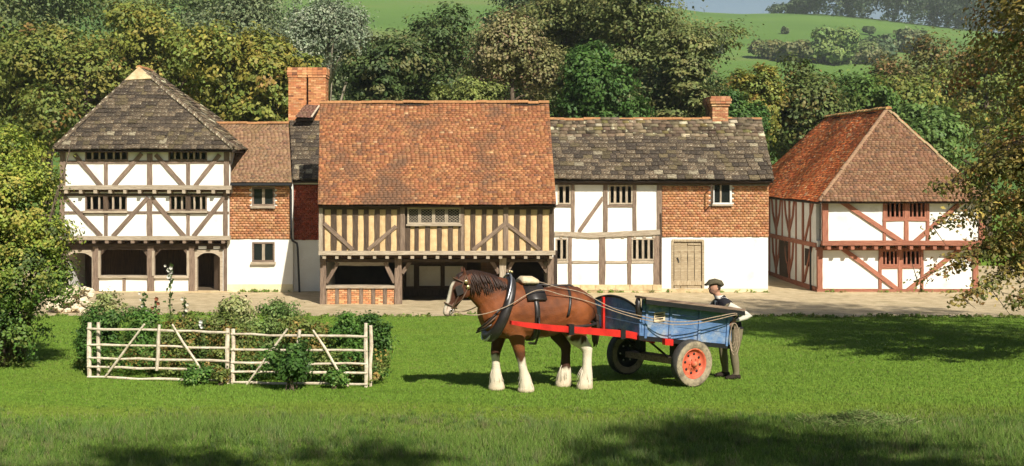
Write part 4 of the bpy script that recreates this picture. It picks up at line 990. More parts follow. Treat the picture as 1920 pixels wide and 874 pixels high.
for (ax, ay, az), (ex, ey, ez_) in [((12.0, 20.4, 4.0), (8.6, 19.6, 3.05)), ((12.2, 20.4, 3.6), (9.4, 19.4, 2.72)), ((11.8, 20.2, 4.6), (9.0, 19.8, 4.1)), ((11.8, 20.2, 5.2), (9.2, 19.9, 4.9)),
                                    ((12.4, 20.2, 3.4), (10.3, 19.2, 2.62)), ((12.6, 20.4, 3.2), (11.2, 19.4, 2.75)), ((11.9, 20.0, 5.6), (9.9, 19.6, 5.3))]:
    a, e = Vector((ax + OX - .2, ay + OY, az)), Vector((ex + OX - .5, ey + OY, ez_)); m_ = a.lerp(e, 0.5) + Vector((0, 0, 0.25)); g.tube([a, m_, e], [0.03, 0.018, 0.006], 6)
    for q in np.linspace(0.25, 1, 9):
        b_ = a.lerp(m_, q * 2) if q < .5 else m_.lerp(e, q * 2 - 1); sp = 0.42 * (1.15 - q * 0.75)
        sprays.append(((b_.x, b_.y, b_.z - 0.05), (sp, sp, sp * 0.62)))
        if rg.random() < 0.7:
            tw = Vector(rg.normal(size=3)) * 0.35; g.tube([b_, b_ + tw], [0.012, 0.004], 5)
g.build('trunk', m_bark, t, smoothf=True)
V, Fc, T = crown_mesh(lb, RUSSET, 2400, 46, 0.38, 0.108, rg, inner=0.15)
V2, F2, T2 = crown_mesh(sprays, RUSSET, 760, 13, 0.20, 0.10, rg, inner=0.3)
mk('crown', np.concatenate([V, V2]), np.concatenate([Fc, F2 + len(V)]), m_leaf, t, tint=np.concatenate([T, T2]))

# tall yellow-green shrub at the left edge
rg = np.random.default_rng(151); bx = Vector((-9.4, 21.6, gz(-9.4, 21.6)))
t = root('hazel_shrub', bx, 'tall yellow-green shrub at the left edge in front of the market hall', 'bush')
lb = [((-9.75, 21.6, 5.3), (1.0, 1.2, 0.85)), ((-9.1, 21.3, 4.5), (0.75, 1.0, 0.8)), ((-8.75, 21.2, 3.2), (0.72, 1.0, 0.75)), ((-9.9, 21.4, 3.6), (1.1, 1.2, 1.2)), ((-9.15, 21.2, 2.05), (0.65, 0.9, 0.75)), ((-10.0, 21.2, 2.2), (0.9, 1.0, 1.1)), ((-10.6, 21.8, 4.6), (1.1, 1.2, 1.3)), ((-8.35, 21.2, 3.9), (0.4, 0.5, 0.35)), ((-8.25, 21.3, 2.95), (0.42, 0.5, 0.35)), ((-8.6, 21.3, 5.0), (0.35, 0.5, 0.3))]
g = G()
for i in range(14):
    a = rg.uniform(0, 6.28); e = Vector(lb[int(rg.integers(len(lb)))][0]) + Vector(rg.normal(size=3)) * 0.5; s_ = bx + Vector((math.cos(a), math.sin(a), 0)) * 0.3
    g.tube([s_, s_.lerp(e, 0.5) + Vector((0, 0, 0.3)), e], [0.05, 0.035, 0.01], 6)
g.build('stems', m_bark, t, smoothf=True)
zsplit = 3.4
V, Fc, T = crown_mesh(lb, YELLOW, 1100, 52, 0.25, 0.075, rg, floor=bx.z + 0.05)
cz_ = V.reshape(-1, 4, 3)[:, :, 2].mean(1); w_ = smooth(2.4, 4.2, cz_ + rg.normal(0, 0.3, len(cz_)))[:, None]   # lit top and shaded lower part put into the leaf colour
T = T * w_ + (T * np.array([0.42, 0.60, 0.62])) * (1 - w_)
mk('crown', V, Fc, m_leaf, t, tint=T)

# trees behind the viewer whose shade falls over the near grass
for i, (x, y, h, w) in enumerate(((6.2, -6.1, 15.0, 3.4), (11.2, -5.6, 15.2, 3.8), (16.2, -6.0, 15.4, 3.8), (0.2, -7.4, 14.6, 3.2), (21.4, -5.8, 15.6, 3.8), (3.4, -7.0, 15.0, 3.0))):
    rg = np.random.default_rng(160 + i); bx = Vector((x, y, gz(x, y)))
    t = root('lime_tree', bx, 'lime tree behind the viewer whose shade falls %s along the near grass' % ('left of the middle', 'in the middle', 'right of the middle', 'farthest to the left', 'farthest to the right', 'second from the left')[i], 'tree', 'trees behind the viewer')
    lb = make_lobes((x, y, bx.z + h - 5), (w, w, 4.4), 'round', rg, 12); g = G(); limbs(bx, (x, y, bx.z + h - 4), lb, 0.3, rg, g); g.build('trunk', m_bark, t, smoothf=True)
    V, Fc, T = crown_mesh(lb, GREEN, 330, 26, 0.7, 0.30, rg); mk('crown', V, Fc, m_leaf, t, tint=T)
# ------------------------------------------------------------------ hurdle fence and garden plot
m_cleft = M('cleft_chestnut', srgb(218, 206, 184), srgb(178, 160, 138), scale=3, stretch=(3, 3, 3), bump=0.4, rnd=0.10)
def hd(px): return float(np.interp(px, [166, 430, 690], [19.7, 18.9, 18.45]))
RH = random.Random(77)
def pole(name, x0, y0, x1, y1, r, parent, dy=0.0, ends=0.85):
    a, b = W(x0, y0, hd(x0)), W(x1, y1, hd(x1)); a.y += dy; b.y += dy; pts, rr = [], []
    n = max(3, int((b - a).length / 0.35))
    for i in range(n + 1):
        t_ = i / n; p = a.lerp(b, t_); j = 0.012 if 0 < i < n else 0
        pts.append(p + Vector((RH.uniform(-j, j), RH.uniform(-j, j), RH.uniform(-j, j)))); rr.append(r * RH.uniform(0.85, 1.15) * (ends if i in (0, n) else 1))
    wm = Matrix.Translation(a); return G().tube(pts, rr, 7).build(name, m_cleft, parent)
def hurdle(label, heads, rails, diag, mid_):
    (xa, ya0, ya1), (xb, yb0, yb1) = heads; b = W(xa, ya1, hd(xa))
    h = root('hurdle', b, label, 'hurdle', 'cleft hurdles in front of the garden')
    pole('head', xa, ya1 + 4, xa, ya0, 0.040, h, -0.0); pole('head', xb, yb1 + 4, xb, yb0, 0.040, h, -0.0)
    for (y0, y1) in rails: pole('rail', xa - 3, y0, xb + 3, y1, 0.022, h, -0.03)
    for d_ in diag: pole('brace', *d_, 0.020, h, -0.07)
    pole('upright', *mid_, 0.030, h, -0.075)
hurdle('pale cleft hurdle with five rails standing nearest the left shrub', ((168, 605, 708), (427, 616, 719)), [(615.5, 623), (646, 652), (670, 677), (687, 694), (706, 714)], [(273, 607, 199, 706), (325, 607, 386, 704)], (301, 608, 296, 693))
hurdle('pale cleft hurdle overgrown by a leafy bush, nearest the horse', ((437, 617, 721), (686, 606, 726)), [(626, 631), (655, 657), (679, 682), (697, 699), (716, 720)], [(540, 616, 463, 721), (588, 618, 654, 723)], (563, 617, 558, 655))
for lab, (x, y0, y1) in (('thin stake behind the left head of the first hurdle', (181, 606, 704)), ('pale stake tied to the right end of the second hurdle', (694, 612, 726))):
    p = W(x, y1, hd(x) + 0.1); tag(pole('stake', x, y1 + 3, x, y0, 0.034, None, 0.10), lab, 'stake')

def shrub(name, label, px, d, top, wpx, cols, seed, leaf=0.06, nsub=150, nleaf=30, sub=0.13, n=9, cat='bush', depth=0.9, stems=8, up=0.35, kind='round'):
    rg = np.random.default_rng(seed); x = (px - PX0) * d / F; z0 = gz(x, d); zt = W(px, top, d).z; h = zt - z0; w = wpx / 2 * d / F
    t = root(name, (x, d, z0), label, cat); lb = make_lobes((x, d, z0 + h * 0.52), (w, w * depth, h * 0.5), kind, rg, n)
    g = G()
    for i in range(stems):
        e = Vector(lb[int(rg.integers(len(lb)))][0]); b_ = Vector((x + rg.uniform(-.25, .25) * w, d + rg.uniform(-.2, .2) * w, z0 - .05)); g.tube([b_, b_.lerp(e, .6) + Vector((0, 0, .05)), e], [0.012, 0.008, 0.003], 5)
    g.build('stems', m_bark, t)
    V, Fc, T = crown_mesh(lb, cols, nsub, nleaf, sub, leaf, rg, floor=z0 + 0.01, up=up); mk('leaves', V, Fc, m_leaf, t, tint=T); return t
SH = [(3, (0.055, 0.115, 0.020)), (2, (0.040, 0.085, 0.016)), (1, (0.085, 0.135, 0.030))]
SHD = [(3, (0.036, 0.078, 0.015)), (2, (0.028, 0.06, 0.012)), (1, (0.06, 0.11, 0.022))]
SHO = [(3, (0.10, 0.12, 0.028)), (2, (0.075, 0.10, 0.024)), (1.3, (0.16, 0.11, 0.03))]
SHP = [(3, (0.19, 0.20, 0.075)), (2, (0.14, 0.165, 0.055)), (1, (0.23, 0.22, 0.11))]
shrub('garden_shrub', 'dark leafy bush at the left end of the garden plot', 192, 20.9, 574, 95, SHD, 201, nsub=230)
shrub('garden_shrub', 'green bush with pale tips behind the first hurdle', 262, 21.4, 588, 95, SH, 202, nsub=200)
shrub('garden_shrub', 'russet and green bush behind the braces of the first hurdle', 345, 20.8, 592, 100, SHO, 203, nsub=210)
shrub('garden_shrub', 'pale feathery shrub arching above the middle of the hurdles', 432, 22.4, 562, 130, SHP, 204, nsub=240, leaf=0.075, up=0.1)
shrub('garden_shrub', 'olive bush behind the heads where the hurdles meet', 440, 20.4, 592, 90, SHO, 205, nsub=200)
shrub('garden_shrub', 'light green feathery bush beside the pale arching shrub', 525, 21.8, 570, 120, [(2, (0.12, 0.16, 0.05)), (2, (0.075, 0.12, 0.03))], 206, nsub=230)
shrub('garden_shrub', 'broad olive bush behind the second hurdle', 585, 20.4, 594, 110, SHO, 207, nsub=220)
shrub('garden_shrub', 'upright green bush with spiky top at the right end of the plot', 655, 20.0, 574, 70, SH, 208, nsub=190)
shrub('garden_shrub', 'tall green bush next to the right end stake', 700, 20.2, 572, 52, SHD, 209, nsub=150)
shrub('leafy_plant', 'dense glossy bush growing through the second hurdle', 545, 18.1, 652, 88, SHD, 210, leaf=0.075, nsub=170, nleaf=18, sub=0.12, cat='plant')
shrub('leafy_plant', 'low leafy plant at the foot of the first hurdle', 372, 18.75, 690, 62, SH, 211, leaf=0.06, nsub=70, nleaf=20, sub=0.09, cat='plant', n=5)
shrub('leafy_plant', 'small green plant at the lower right of the second hurdle', 625, 18.3, 690, 46, SH, 212, leaf=0.055, nsub=50, nleaf=18, sub=0.08, cat='plant', n=5)
shrub('leafy_plant', 'low pale plant between the two hurdles', 413, 18.7, 684, 36, SHO, 213, leaf=0.05, nsub=40, nleaf=18, sub=0.07, cat='plant', n=4)
shrub('garden_shrub', 'straw-coloured shrub in front of the stone heap', 190, 24.5, 552, 90, SHP, 214, nsub=150, leaf=0.07)
rg = np.random.default_rng(220); lb = []
for i in range(120):
    px = rg.uniform(165, 705); d = hd(px) + rg.uniform(0.35, 3.2); x = (px - PX0) * d / F; h = rg.uniform(0.28, 0.60)
    lb.append(((x, d, gz(x, d) + h * 0.5), (0.36, 0.36, h * 0.55)))
V, Fc, T = crown_mesh(lb, SH + SHO, 1900, 22, 0.12, 0.06, rg)
tag(mk('undergrowth', V, Fc, m_leaf, tint=T), 'mixed low greenery filling the garden plot behind the hurdles', kind='stuff')
# flower spires
m_petal = M('petals', WHT, (0.9, 0.88, 0.86), scale=9, attr=True, transl=0.3, rough=0.6)
def spire(label, px, d, top, fcol, seed, n=9, first=0.35, lean=0.0):
    rg = np.random.default_rng(seed); x = (px - PX0) * d / F; z0 = gz(x, d); zt = W(px, top, d).z; h = zt - z0
    t = root('hollyhock', (x, d, z0), label, 'flower'); g = G(); g.tube([(x, d, z0), (x + lean * .4, d, z0 + h * .5), (x + lean, d, zt)], [0.014, 0.010, 0.004], 6).build('stem', m_stemg, t)
    P, N = [], []
    for q in np.linspace(0.05, 0.95, 22):
        for _ in range(5):
            P.append((x + lean * q + rg.normal() * 0.07 * (1.1 - q), d + rg.normal() * 0.06, z0 + h * q + rg.normal() * 0.03)); N.append(rg.normal(size=3) + np.array([0, -0.4, 0.6]))
    V, Fc = leaf_quads(np.array(P), np.array(N), np.full(len(P), 0.085), rg, 0.8); mk('leaves', V, Fc, m_leaf, t, tint=np.array([(0.10, 0.15, 0.04)]) * rg.uniform(.7, 1.3, (len(P), 1)))
    for i in range(n):
        q = first + (0.97 - first) * i / max(1, n - 1); c = Vector((x + lean * q + rg.uniform(-.08, .08), d - 0.05 + rg.uniform(-.05, .03), z0 + h * q)); r_ = rg.uniform(0.03, 0.05)
        V, Fc = [c + Vector((0, 0.015, 0))], []
        for j in range(10):
            a = j / 10 * 6.283; rr = r_ * (1.0 if j % 2 else 0.8); V.append(c + Vector((math.cos(a) * rr, -0.02, math.sin(a) * rr)))
        Fc = [(0, 1 + (j + 1) % 10, 1 + j) for j in range(10)]
        mk('flower', V, Fc, m_petal, t, tint=np.array([fcol] * 10))
m_stemg = M('green_stem', (0.09, 0.12, 0.035), scale=8)
spire('tall hollyhock with white blooms at its tip in front of the hall', 319, 22.0, 492, (0.72, 0.68, 0.60), 301, 7, first=0.84)
spire('hollyhock with white blooms rising behind the first hurdle', 270, 21.6, 545, (0.72, 0.68, 0.60), 302, 6, first=0.55)
spire('short hollyhock with cream blooms right of the tall hollyhock', 346, 21.9, 556, (0.70, 0.64, 0.52), 303, 6, first=0.55)
spire('reddish seed spike among the garden plants near the hollyhocks', 292, 22.3, 556, (0.30, 0.10, 0.05), 304, 8, first=0.45)
spire('white-flowered stem peeping over the top rail of the first hurdle', 383, 20.2, 600, (0.74, 0.74, 0.70), 305, 3, first=0.88)

m_rubble = M('pale_rubble', srgb(222, 210, 184), srgb(176, 160, 130), scale=4, rnd=0.15, bump=0.4)
# heap of pale stones by the hall
sh = root('stone_heap', (-14.0, 36.5, gz(-14, 36.5)), 'heap of pale rubble stones on the path below the market hall', 'stone heap')
rs = np.random.default_rng(31)
for i in range(120):
    px = rs.uniform(92, 172); fr = (px - 92) / 80; lay = rs.random() ** 1.3; d = 36.6 + rs.uniform(-0.55, 0.75) * (1 - lay * .5); hmax = 0.85 * math.sin(min(1, fr * 1.15 + .15) * math.pi * 0.62)
    x = (px - PX0) * d / F; r = rs.uniform(0.07, 0.14); z = gz(x, d) + r * 0.5 + lay * hmax
    V, Fc = [], []
    for a in range(4):
        for b in range(6):
            th = math.pi * (a + .5) / 4; ph = 2 * math.pi * b / 6; q = r * rs.uniform(0.75, 1.2); V.append((x + q * 1.2 * math.sin(th) * math.cos(ph), d + q * math.sin(th) * math.sin(ph), z + q * 0.72 * math.cos(th)))
    Fc = [(a * 6 + b, (a + 1) * 6 + b, (a + 1) * 6 + (b + 1) % 6, a * 6 + (b + 1) % 6) for a in range(3) for b in range(6)] + [tuple(range(6)), tuple(range(23, 17, -1))]
    mk('stone', V, Fc, m_rubble, sh)
bx_ = np.array([-14.0, 36.7]); g = G(); xa, xb = W(95, 0, 36.9).x, W(172, 0, 36.9).x
g.add([(xa, 36.2, -.1), (xb, 36.2, -.1), (xb, 37.6, -.1), (xa, 37.6, -.1), (xa + .5, 36.8, .45), (xb - .3, 36.7, .75), (xb - .3, 37.2, .75), (xa + .5, 37.2, .45)], BOXF).build('rubble_core', m_stone, sh)

# ------------------------------------------------------------------ grass
def blades(n, dmin, dmax, hf, wf, colf, seed, power=1.0):
    rg = np.random.default_rng(seed); u = rg.random(n); d = dmin * (dmax / dmin) ** u
    px = rg.uniform(-300, 2220, n); x = (px - PX0) * d / F; z = ground_z(x, d)
    pn = 0.5 + 0.25 * (np.sin(x * 1.1 + 1.3 * np.sin(d * 0.7)) + np.sin(d * 1.9 + 1.1 * np.sin(x * 0.8 + 2)))
    h = hf(x, d, pn, rg); w = wf(d) * rg.uniform(0.7, 1.3, n); a = rg.uniform(0, 6.283, n); lean = rg.normal(0, 0.45, (n, 2)) * h[:, None]
    ox, oy = np.cos(a) * w, np.sin(a) * w
    P = np.stack([x, d, z], 1); V = np.empty((n, 3, 3)); V[:, 0] = P + np.stack([ox, oy, np.zeros(n)], 1); V[:, 1] = P - np.stack([ox, oy, np.zeros(n)], 1)
    V[:, 2] = P + np.stack([lean[:, 0], lean[:, 1], h], 1)
    return V.reshape(-1, 3), np.arange(3 * n).reshape(n, 3), colf(x, d, pn, rg)
m_grass = M('grass_blades', WHT, (0.85, 0.85, 0.85), scale=3, attr=True, rough=0.7, spec=0.1, transl=0.25, upn=0.65)
def lawn_col(x, d, pn, rg):
    n = len(x); base = np.where((rg.random(n) < 0.25 + 0.4 * pn)[:, None], np.array([[0.180, 0.292, 0.044]]), np.array([[0.132, 0.238, 0.030]]))
    pw = np.sin(x * 0.55 + 1.7 * np.sin(d * 0.42 + 1)) + np.sin(d * 1.35 + 0.9 * np.sin(x * 0.5)) + 0.6 * np.sin(x * 2.3 + d * 1.9); pt = (smooth(0.7, 2.2, pw) * 0.6)[:, None]; base = base * (1 - pt) + pt * np.array([[0.200, 0.268, 0.045]])
    bd = (smooth(16.9, 16.2, d + .25 * np.sin(x * .9)) * smooth(15.0, 15.6, d + .25 * np.sin(x * 1.3)) * 0.45)[:, None]; base = base * (1 - bd) + bd * np.array([[0.22, 0.255, 0.04]])
    dry = rg.random(n) < 0.02 + 0.06 * smooth(16.5, 13, d) * pn; base[dry] = (0.24, 0.22, 0.09)
    rough = smooth(16.2, 14.6, d + 0.5 * np.sin(x * 0.7))[:, None]; base = base * (1 - rough * 0.35) + rough * 0.35 * np.array([[0.12, 0.17, 0.055]])
    return base * rg.uniform(0.75, 1.3, (n, 1))
V, Fc, T = blades(560000, 10.6, 34.9, lambda x, d, p, rg: (0.022 + 0.018 * p + smooth(16.6, 14.2, d + 0.5 * np.sin(x * 0.7)) * (0.02 + 0.07 * p ** 2)) * rg.uniform(0.5, 1.4, len(x)), lambda d: 0.0042 * d / 12, lawn_col, 400)
tag(mk('grass', V, Fc, m_grass, tint=T), 'short green grass of the lawn, longer towards the viewer', kind='stuff')
def straw_col(x, d, p, rg): return np.array([[0.30, 0.27, 0.13]]) * rg.uniform(0.6, 1.3, (len(x), 1))
rg = np.random.default_rng(405); nt_ = 3200; nb = 26
d = 10.8 * (16.4 / 10.8) ** rg.random(nt_); x = (rg.uniform(-300, 2220, nt_) - PX0) * d / F; keep = np.sin(x * 1.7 + 2 * np.sin(d * 1.3)) + np.sin(d * 3.1 + x) + rg.normal(0, .7, nt_) > -0.2; x, d = x[keep], d[keep]; nt_ = len(x)
k = np.repeat(np.arange(nt_), nb); n = len(k); a = rg.uniform(0, 6.283, n); ht = (rg.uniform(.05, .15, nt_) * smooth(17, 14, d) + .02)[k] * rg.uniform(.5, 1.2, n); ln = ht * rg.uniform(.2, .9, n); B = np.stack([x[k] + rg.normal(0, .03, n), d[k] + rg.normal(0, .03, n)], 1)
zb_ = ground_z(B[:, 0], B[:, 1]); w = 0.0035; V = np.empty((n, 3, 3)); V[:, 0] = np.stack([B[:, 0] + w * np.sin(a), B[:, 1] - w * np.cos(a), zb_], 1); V[:, 1] = np.stack([B[:, 0] - w * np.sin(a), B[:, 1] + w * np.cos(a), zb_], 1); V[:, 2] = np.stack([B[:, 0] + np.cos(a) * ln, B[:, 1] + np.sin(a) * ln, zb_ + ht], 1)
tc_ = np.array([(0.12, 0.21, 0.05), (0.17, 0.24, 0.08), (0.22, 0.23, 0.09), (0.09, 0.18, 0.03)])[rg.integers(0, 4, nt_)][k] * rg.uniform(.7, 1.3, (n, 1))
tag(mk('grass', V.reshape(-1, 3), np.arange(3 * n).reshape(n, 3), m_grass, tint=tc_), 'tufts of longer grey-green grass in the rough near the viewer', kind='stuff')
V, Fc, T = blades(6400, 11.6, 15.6, lambda x, d, p, rg: 0.07 + 0.12 * rg.random(len(x)) * p, lambda d: 0.0028 * d / 12, straw_col, 401)
tag(mk('grass', V, Fc, m_grass, tint=T), 'pale dry seed stems standing in the rough near grass', kind='stuff')
# tufts softening the edge of the path and the foot of the walls
rg = np.random.default_rng(420); lb = []
for i in range(420):
    x = rg.uniform(-17, 22); y = float(np.interp(x, pxs, edge)) + rg.normal(-0.02, 0.16); h = rg.uniform(0.02, 0.07); lb.append(((x, y, gz(x, y) + h * .5), (rg.uniform(.06, .22), .08, h)))
for i in range(90):
    x, y = ((rg.uniform(-10, -7.6), 44.93) if rg.random() < .35 else (rg.uniform(3.6, 12.5), 44.72) if rg.random() < .6 else (rg.uniform(14.8, 21), 44.8)); h = rg.uniform(0.03, 0.10); lb.append(((x, y, gz(x, y) + h * .5), (rg.uniform(.05, .18), .05, h)))
V, Fc, T = crown_mesh(lb, [(3, (0.09, 0.15, 0.02)), (2, (0.12, 0.15, 0.03)), (1, (0.16, 0.15, 0.05))], 2600, 7, 0.05, 0.06, rg, up=0.1)
tag(mk('weeds', V, Fc, m_leaf, tint=T), 'weeds and grass tufts along the path edge and the foot of the walls', kind='stuff')
# heap of cut grass
rg = np.random.default_rng(410); n = 3600; hx = (1610 - PX0) * 14.9 / F; P = []; 
a = rg.uniform(0, 6.283, n); rr = np.sqrt(rg.random(n)); X = hx + np.cos(a) * rr * 0.82; Y = 14.9 + np.sin(a) * rr * 0.36
zz = ground_z(X, Y) + 0.15 * (1 - rr ** 2) * (0.75 + 0.35 * np.sin(X * 7 + 1)) * rg.uniform(0.4, 1.05, n); th = rg.uniform(0, 6.283, n); Ls = rg.uniform(0.06, 0.16, n)
dv = np.stack([np.cos(th) * Ls, np.sin(th) * Ls * 0.7, rg.normal(0, 0.35, n) * Ls], 1); C0 = np.stack([X, Y, zz], 1); wv = unit(np.cross(dv, rg.normal(size=(n, 3)))) * 0.005
V = np.stack([C0 - dv + wv, C0 - dv - wv, C0 + dv], 1).reshape(-1, 3); T = np.where(rg.random((n, 1)) < 0.5, np.array([[0.25, 0.28, 0.11]]), np.array([[0.16, 0.26, 0.06]])) * rg.uniform(0.6, 1.3, (n, 1))
tag(mk('grass_heap', V, np.arange(3 * n).reshape(n, 3), m_grass, tint=T), 'low heap of cut grass lying on the near lawn', 'grass heap')
# ------------------------------------------------------------------ figures: lofted forms fused into one skin
def loft(g, secs, n=14, lat=(0, 1, 0)):
    """secs: (x, y, z, half-depth, half-width); half-width lies along lat"""
    P = [Vector(s[:3]) for s in secs]; lat = Vector(lat); V = []; k = len(P)
    for i, s in enumerate(secs):
        t_ = (P[min(i + 1, k - 1)] - P[max(i - 1, 0)]).normalized(); L_ = (lat - t_ * lat.dot(t_)).normalized(); o = t_.cross(L_)
        for j in range(n):
            q = 2 * math.pi * j / n; V.append(P[i] + o * (s[3] * math.sin(q)) + L_ * (s[4] * math.cos(q)))
    V += [P[0], P[-1]]; a, b = k * n, k * n + 1
    Fc = [(i * n + j, i * n + (j + 1) % n, (i + 1) * n + (j + 1) % n, (i + 1) * n + j) for i in range(k - 1) for j in range(n)]
    Fc += [(a, (j + 1) % n, j) for j in range(n)] + [(b, (k - 1) * n + j, (k - 1) * n + (j + 1) % n) for j in range(n)]
    return g.add(V, Fc)
def ball(g, c, r, n=10):
    c = Vector(c); r = Vector(r) if hasattr(r, '__len__') else Vector((r, r, r))
    prof = [(math.cos(math.pi * i / n), math.sin(math.pi * i / n)) for i in range(n + 1)]
    V = [c + Vector((r.x * s * math.cos(2 * math.pi * j / 12), r.y * s * math.sin(2 * math.pi * j / 12), r.z * h)) for h, s in prof for j in range(12)]
    return g.add(V, [(i * 12 + j, (i + 1) * 12 + j, (i + 1) * 12 + (j + 1) % 12, i * 12 + (j + 1) % 12) for i in range(n) for j in range(12)])
def fuse(name, g, voxel, its, colf, mat, parent):
    """one continuous skin over the collected forms (given in the parent's frame), coloured per point"""
    me = mesh_from('forms', g.V, g.F); ob = bpy.data.objects.new('forms', me); col.objects.link(ob)
    md = ob.modifiers.new('r', 'REMESH'); md.mode = 'VOXEL'; md.voxel_size = voxel; md.use_smooth_shade = True
    sm = ob.modifiers.new('s', 'SMOOTH'); sm.factor = 0.5; sm.iterations = its
    dg = bpy.context.evaluated_depsgraph_get(); out = bpy.data.meshes.new_from_object(ob.evaluated_get(dg))
    bpy.data.objects.remove(ob); n = len(out.vertices); P = np.empty(n * 3, np.float32); out.vertices.foreach_get('co', P); P = P.reshape(-1, 3)
    a = out.attributes.new('tint', 'FLOAT_COLOR', 'POINT'); c = np.ones((n, 4), np.float32); c[:, :3] = colf(P.astype(float)); a.data.foreach_set('color', c.ravel())
    out.materials.clear(); out.materials.append(mat); out.polygons.foreach_set('use_smooth', np.ones(len(out.polygons), dtype=bool)); out.name = name
    return linkobj(bpy.data.objects.new(name, out), parent, WM[parent.name])
def lm(g, name, mat, parent, smoothf=True, tint=False):
    """mesh part given in the parent's own frame"""
    return linkobj(bpy.data.objects.new(name, mesh_from(name, g.V, g.F, mat, smoothf, np.array(g.C) if tint else None)), parent, WM[parent.name])

m_hide = M('horse_hide', WHT, (0.86, 0.84, 0.82), scale=5, attr=True, rough=0.62, spec=0.2, bump=0.3, bscale=45, coat=0.12)
m_hair = M('dark_hair', (0.055, 0.028, 0.017), (0.018, 0.010, 0.008), scale=14, stretch=(4, 4, 1), rough=0.5)
m_feather = M('feather_hair', (0.66, 0.58, 0.45), (0.58, 0.50, 0.37), scale=14, rough=0.8)
m_leather = M('black_leather', (0.016, 0.013, 0.012), (0.030, 0.024, 0.020), scale=9, rough=0.4, spec=0.5)
m_brown_leather = M('brown_leather', (0.10, 0.055, 0.03), scale=9, rough=0.5)
m_rope = M('rope', srgb(178, 158, 134), srgb(132, 112, 92), scale=30, bump=0.4)
m_brass = M('brass', (0.75, 0.60, 0.30), rough=0.3, metal=0.9, scale=8)
m_steel = M('steel', (0.55, 0.55, 0.56), rough=0.35, metal=0.9, scale=8)
m_cream = M('cream_pad', srgb(216, 198, 164), srgb(186, 164, 128), scale=8, bump=0.3)

# ------------------------------------------------------------------ the horse
HX, HY = 1.17, 18.2; HZ = gz(HX, HY); HYAW = R(180 + 19)
horse = root('horse', (HX, HY, HZ), 'brown draught horse with white feathered legs harnessed to the blue cart', 'horse', rz=HYAW)
def hgz(x, y):
    p = WM[horse.name] @ Vector((x, y, 0)); return gz(p.x, p.y) - HZ
g = G()
loft(g, [(1.04, 0, 1.26, .16, .14), (.97, 0, 1.28, .28, .22), (.84, 0, 1.31, .38, .29), (.62, 0, 1.35, .46, .34), (.40, 0, 1.36, .475, .37), (.1, 0, 1.30, .445, .40), (-.2, 0, 1.32, .42, .40), (-.45, 0, 1.38, .38, .38), (-.68, 0, 1.38, .355, .36), (-.88, 0, 1.30, .29, .29), (-1.0, 0, 1.22, .16, .17)], 20)
loft(g, [(.50, 0, 1.45, .42, .25), (.76, 0, 1.60, .37, .19), (.98, 0, 1.73, .29, .15), (1.17, 0, 1.84, .225, .12), (1.32, 0, 1.92, .15, .10)], 16)
loft(g, [(1.30, 0, 1.98, .09, .085), (1.37, 0, 1.88, .15, .105), (1.43, 0, 1.76, .165, .108), (1.495, 0, 1.63, .135, .085), (1.555, 0, 1.52, .105, .07), (1.605, 0, 1.42, .095, .07), (1.635, 0, 1.36, .075, .062), (1.65, 0, 1.325, .03, .03)], 14)
ball(g, (1.335, 0.05, 1.74), (.12, .06, .13)); ball(g, (1.335, -0.05, 1.74), (.12, .06, .13))
for s in (1, -1):
    loft(g, [(1.335, s * .055, 2.0, .035, .022), (1.345, s * .062, 2.06, .036, .022), (1.355, s * .065, 2.12, .020, .012), (1.36, s * .066, 2.155, .005, .005)], 8)
    ball(g, (.62, s * .20, 1.30), (.24, .15, .33)); ball(g, (-.62, s * .19, 1.32), (.33, .19, .33))
def foreleg(hx, kx, ex, y):
    z0 = hgz(hx, y)
    loft(g, [(ex + .06, y, 1.18, .21, .14), (ex, y, .98, .155, .118), (ex * .5 + kx * .5, y, .80, .110, .094), (kx, y, .63, .086, .08), (kx * .75 + hx * .25, y, .52, .070, .062), (kx * .5 + hx * .5, y, .39, .076, .068), (kx * .25 + hx * .75, y, .25, .100, .088), (hx, y, .12, .128, .108), (hx, y, .05 + z0, .150, .122), (hx, y, z0 + .0, .148, .12)], 14)
    loft(g, [(hx + .03, y, z0 + .0, .12, .10), (hx + .02, y, z0 + .07, .10, .09)], 12)
def hindleg(dx, y):
    z0 = hgz(-.78 + dx, y)
    loft(g, [(-.62 + dx * .3, y * .9, 1.25, .33, .16), (-.58 + dx * .5, y, 1.03, .25, .15), (-.66 + dx * .8, y, .87, .165, .115), (-.77 + dx, y, .75, .105, .082), (-.83 + dx, y, .67, .10, .078), (-.83 + dx, y, .56, .084, .07), (-.825 + dx, y, .42, .084, .074), (-.82 + dx, y, .26, .104, .09), (-.80 + dx, y, .12, .130, .11), (-.78 + dx, y, z0 + .05, .150, .122), (-.78 + dx, y, z0, .148, .12)], 14)
foreleg(.30, .40, .47, .20); foreleg(.68, .70, .62, -.20); hindleg(0.0, .20); hindleg(.22, -.20)
